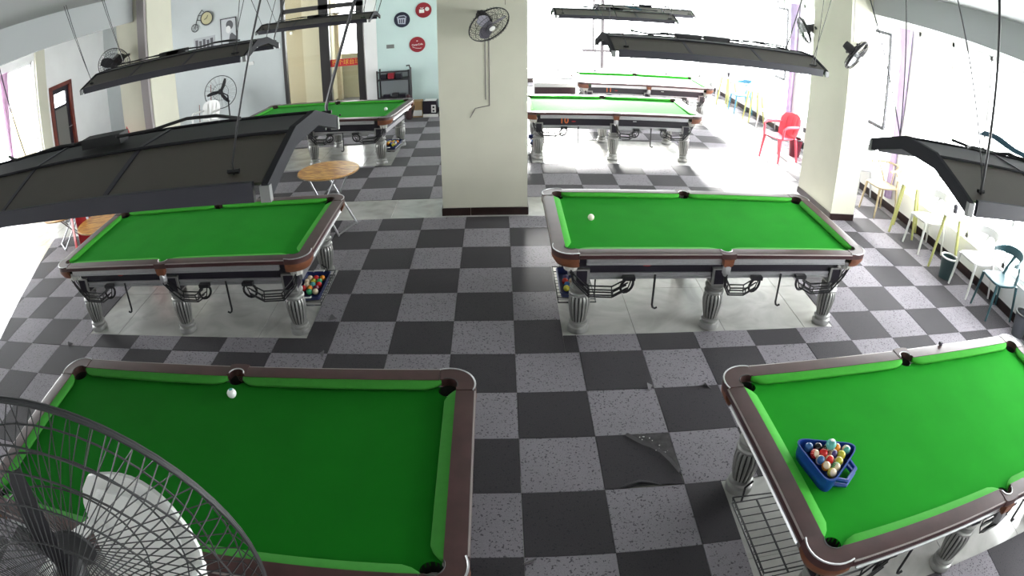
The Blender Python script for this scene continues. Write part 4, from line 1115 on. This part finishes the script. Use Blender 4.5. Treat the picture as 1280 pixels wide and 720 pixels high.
s2 = sign((-1.615, YW, 2.20), .165, SIGNR, 'red round sign with a cup emblem and white print, highest on the aqua wall')
b = MB(); b.box((-.012, -.012, .002), (.06, .045, .003)); b.tube([(-.03, .03, .002), (0, .024, .002), (.01, .034, .002)], .004, 5); e = b.build('emblem', INKW, s2, smooth=False); e.data.transform(SG((-.016, -.0145, 0)))
b = MB(); b.lathe([(.012, 0), (.026, 0), (.026, .003), (.012, .003)], 14); e = b.build('emblem_ring', INKW, s2, smooth=False); e.data.transform(SG((.075, -.0145, .02)))
s3 = sign((-1.76, YW, 1.47), .165, SIGNR, 'red round sign with white script, lowest on the aqua wall')
text_mesh('Coca-Cola', .052, face_M((0, -.0155, -.002), (1, 0, .08), (-.08, 0, 1)), 'sign_lettering', INKW, s3, .001, .001)
b = MB(); b.tube([(-.06, -.03, 0), (-.02, -.045, 0), (.03, -.05, 0), (.05, -.045, 0)], .003, 4); e = b.build('swash', INKW, s3); e.data.transform(SG((0, -.0145, 0)))
b = MB(); b.tube([(-.008, .045, 0), (.008, .045, 0)], .006, 5); e = b.build('dot', INKW, s3); e.data.transform(SG((0, -.0145, 0)))
def wallbox(name, loc, size, m, label, cat):
    b = MB(); b.bbox((0, 0, 0), (size[0], size[2], size[1]), .003, Matrix.Rotation(R(90), 3, 'X')); o = b.build(name, m, smooth=False); o.location = loc; tag(o, label, cat)
    return o
wallbox('light_switch', (-2.32, YW - .012, 1.46), (.16, .015, .08), mat('switch_grey', (.16, .17, .16), .5), 'grey double light switch on the aqua wall beside the door trim', 'switch')
wallbox('wall_socket', (-5.45, YW - .012, 1.40), (.12, .015, .07), WHITEP, 'small pale switch plate on the grey wall above the pedestal fan', 'socket')
# framed portrait print and bicycle clock
T = thing('framed_print', 'black framed monochrome portrait print on the grey wall', 'picture', (-5.95, YW - .02, 2.2))
b = MB()
for (a, c) in (((-.2, -.33), (.2, -.31)), ((-.2, .31), (.2, .33)), ((-.2, -.33), (-.185, .33)), ((.185, -.33), (.2, .33))): b.b2((a[0], -.012, a[1]), (c[0], .012, c[1]))
b.build('frame', BLACKP, T, smooth=False)
b = MB(); b.b2((-.185, 0, -.31), (.185, .008, .31)); b.build('print', mat('print_grey', (.50, .52, .54), .5), T, smooth=False)
DK = mat('print_dark', (.06, .06, .07), .5)
b = MB(); b.lathe([(0, 0), (.09, 0), (.09, .002), (0, .002)], 18); b.v = [(p[0] + .03, -.001 - p[2], p[1] * 1.2 + .16) for p in b.v]; b.build('print_hair', DK, T)
b = MB(); b.lathe([(0, 0), (.062, 0), (.062, .002), (0, .002)], 18); b.v = [(p[0] - .005, -.003 - p[2], p[1] * 1.4 + .06) for p in b.v]; b.build('print_face', mat('print_light', (.68, .68, .68), .5), T)
b = MB(); b.prism([(-.03, -.31), (.185, -.31), (.185, -.12), (.08, -.02), (.03, -.06)], 0, .002); b.v = [(p[0], -.001 - p[2], p[1]) for p in b.v]; b.build('print_dress', DK, T)
T = thing('bicycle_clock', 'bicycle-shaped wall clock with a cream dial on the grey wall', 'clock', (-6.55, YW - .03, 2.6))
RX = Matrix.Rotation(R(90), 3, 'X')
b = MB(); b.lathe([(0, -.012), (.15, -.012), (.15, .012), (0, .012)], 28, (.06, 0, .02), RX); b.build('dial', mat('dial_cream', (.48, .45, .26), .6), T)
b = MB(); b.tube([(.06 + .155 * math.cos(t), -.012, .02 + .155 * math.sin(t)) for t in [2 * math.pi * q / 32 for q in range(32)]], .014, 6, closed=True); b.tube([(.06, -.02, .02), (.1, -.02, .09)], .006, 5); b.tube([(.06, -.02, .02), (.0, -.02, .0)], .006, 5); b.build('wheel_rim', BLACKF, T)
b = MB(); b.tube([(-.27 + .09 * math.cos(t), 0, -.16 + .09 * math.sin(t)) for t in [2 * math.pi * q / 24 for q in range(24)]], .01, 6, closed=True)
for q in range(6): b.tube([(-.27, 0, -.16), (-.27 + .09 * math.cos(q * 1.047), 0, -.16 + .09 * math.sin(q * 1.047))], .004, 4)
b.build('small_wheel', BLACKF, T)
b = MB(); b.tube([(-.27, 0, -.16), (-.17, 0, .12), (-.06, 0, .24), (-.02, 0, .18)], .009, 5); b.tube([(-.2, 0, .02), (.06, 0, -.05)], .009, 5); b.tube([(-.17, 0, .12), (.0, 0, .1)], .007, 5); b.build('cycle_frame', FANGREY, T)
T = thing('wall_poster', 'dark wall print beside the bicycle clock above the lamp hood', 'picture', (-6.6, YW - .012, 1.95))
b = MB(); b.b2((-.28, 0, -.24), (.28, .012, .24)); b.build('backing', mat('poster_pale', (.42, .44, .46), .6), T, smooth=False)
b = MB()
for k in range(5): b.box((-.2 + .1 * k, -.002, .02 - .03 * (k % 2)), (.07, .004, .34))
b.build('dark_motif', DK, T, smooth=False)
# white chair and cues near the pedestal fan
mono_chair(WHITEP, 'white plastic armchair beside the black pedestal fan', (-6.12, 7.70, .006), R(80))
def stick(p, q, r, m, label):
    b = MB(); b.tube([p, q], [r, r * .6], 7); s = b.build('cue_stick', m); tag(s, label, 'cue')
    b = MB(); e = Vector(q); d_ = (Vector(q) - Vector(p)).normalized(); b.tube([e, e + d_ * .02], r * .62, 7); b.build('tip', WHITEP, s)
stick((-6.48, 8.62, .006), (-6.50, 8.86, 1.05), .014, REDWOOD, 'red-brown cue leaning by the white armchair and fan')
stick((-6.78, 8.60, .006), (-6.86, 8.86, .62), .013, REDWOOD, 'short dark red stick leaning on the grey wall')
# ball-cleaning cabinet with open shelf
T = thing('display_cabinet', 'grey open-fronted cabinet with black frame beside the door trim', 'cabinet', (-2.22, 8.62, .004))
b = MB()
for x in (-.32, .32):
    for y in (-.16, .16): b.b2((x - .015, y - .015, 0), (x + .015, y + .015, 1.0))
for z in (.36, .42, .80, .97): b.b2((-.32, -.17, z - .012), (.32, -.14, z + .012))
b.build('frame', BLACKF, T, smooth=False)
b = MB(); b.b2((-.30, -.15, .03), (.30, .15, .36)); b.build('lower_panel', WHITEP, T, smooth=False)
b = MB(); b.b2((-.30, .12, .42), (.30, .14, .95)); b.build('back_panel', mat('cabinet_grey', (.20, .22, .23), .5), T, smooth=False)
b = MB(); b.b2((-.31, -.155, .405), (.31, .15, .42)); b.build('shelf', BLACKF, T, smooth=False)
b = MB(); b.b2((-.31, -.155, .80), (.31, .15, .815)); b.build('shelf', BLACKF, T, smooth=False)
b = MB(); b.tube([(.34, -.1, .3), (.35, -.1, 1.0), (.33, -.1, 1.08), (.27, -.1, 1.07)], .016, 6); b.build('arm', BLACKF, T)
def lump(name, loc, size, m, label, cat, rz=0, lid=None):
    b = MB(); b.bbox((0, 0, size[2] / 2), size, .006); o = b.build(name, m, smooth=False); o.location = loc; o.rotation_euler = (0, 0, rz); tag(o, label, cat)
    return o
Z8 = .004 + .818
for k, (x, m, lab) in enumerate(((-.2, BLACKP, 'black box on the top shelf of the grey cabinet'), (-.05, SIGNR, 'red box on the top shelf of the grey cabinet'), (.1, BLACKP, 'second black box on the top shelf beside the red box'))):
    lump('box', (-2.22 + x, 8.6, Z8), (.12, .18, .10 + .02 * (k % 2)), m, lab, 'box')
for k, x in enumerate((-.16, .02, .17)):
    lump('box', (-2.22 + x, 8.56, .428), (.13, .12, .06 + .025 * (k % 2)), BLACKP if k != 1 else FANGREY, ('low black box at one end of the cabinet shelf by the trim', 'grey box in the middle of the cabinet shelf', 'black box at the arm end of the cabinet shelf')[k], 'box')
b = lump('carton', (-1.74, 8.5, .006), (.20, .2, .34), CARD, 'brown cardboard carton on the floor before the aqua wall', 'box')
c_ = MB(); c_.b2((-.09, -.104, .03), (.09, -.1, .15)); c_.build('label_panel', INKW, b, smooth=False)
b = lump('carton', (-1.48, 8.5, .07), (.28, .24, .27), BLACKP, 'black carton with a white label between cardboard box and pillar', 'box', R(-4))
c_ = MB(); c_.b2((.03, -.124, .03), (.12, -.12, .19)); c_.build('label_panel', INKW, b, smooth=False)
for (z0, z1) in ((.05, .085), (.12, .16)):
    c_ = MB(); c_.b2((.055, -.127, z0), (.095, -.124, z1)); c_.build('label_print', BLACKP, b, smooth=False)
c_ = MB(); c_.b2((-.12, -.1, .27), (.12, .1, .276)); c_.build('top_flap', INKW, b, smooth=False)
lump('carton', (-1.48, 8.5, .006), (.30, .25, .063), WHITEP, 'flat white carton under the black carton', 'box')
for k, (m, w) in enumerate(((BLACKP, .22), (WHITEP, .2), (BLACKP, .21), (WHITEP, .19))):
    lump('book_box', (-1.2, 8.52, .006 + .06 * k), (w, .2, .058), m, ('black flat box at the bottom of the small pile beside the pillar', 'white flat box second from the floor in the small pile', 'black flat box third from the floor in the small pile', 'white flat box topping the small pile beside the pillar')[k], 'box')
T = thing('cue_bag', 'slim dark cue bag standing at the table corner before the aqua wall', 'bag', (-1.90, 8.27, .006), R(20))
b = MB(); b.lathe([(.05, 0), (.07, .05), (.075, .3), (.065, .42), (.03, .5), (0, .52)], 14); b.build('body', mat('dark_maroon_fabric', (.045, .02, .022), .8), T)
b = MB(); b.tube([(.06, -.05, .1), (.1, -.06, .25), (.06, -.05, .42)], .012, 6); b.build('strap', BLACKF, T)
# low cabinet far behind the pillar
T = thing('low_cabinet', 'low white cabinet with a dark red front beyond the square pillar', 'cabinet', (1.1, 9.75, .004))
b = MB(); b.b2((-.45, -.2, 0), (.45, .25, .48)); b.build('carcass', WHITEP, T, smooth=False)
b = MB(); b.b2((-.44, -.215, .20), (.44, -.2, .38)); b.build('front_panel', mat('dark_wine_panel', (.03, .008, .012), .4), T, smooth=False)
wallbox('wall_socket', (XR_ - .01, 6.6, .36), (.02, .08, .08), BLACKP, 'small black socket low on the window wall by the red armchair', 'socket')
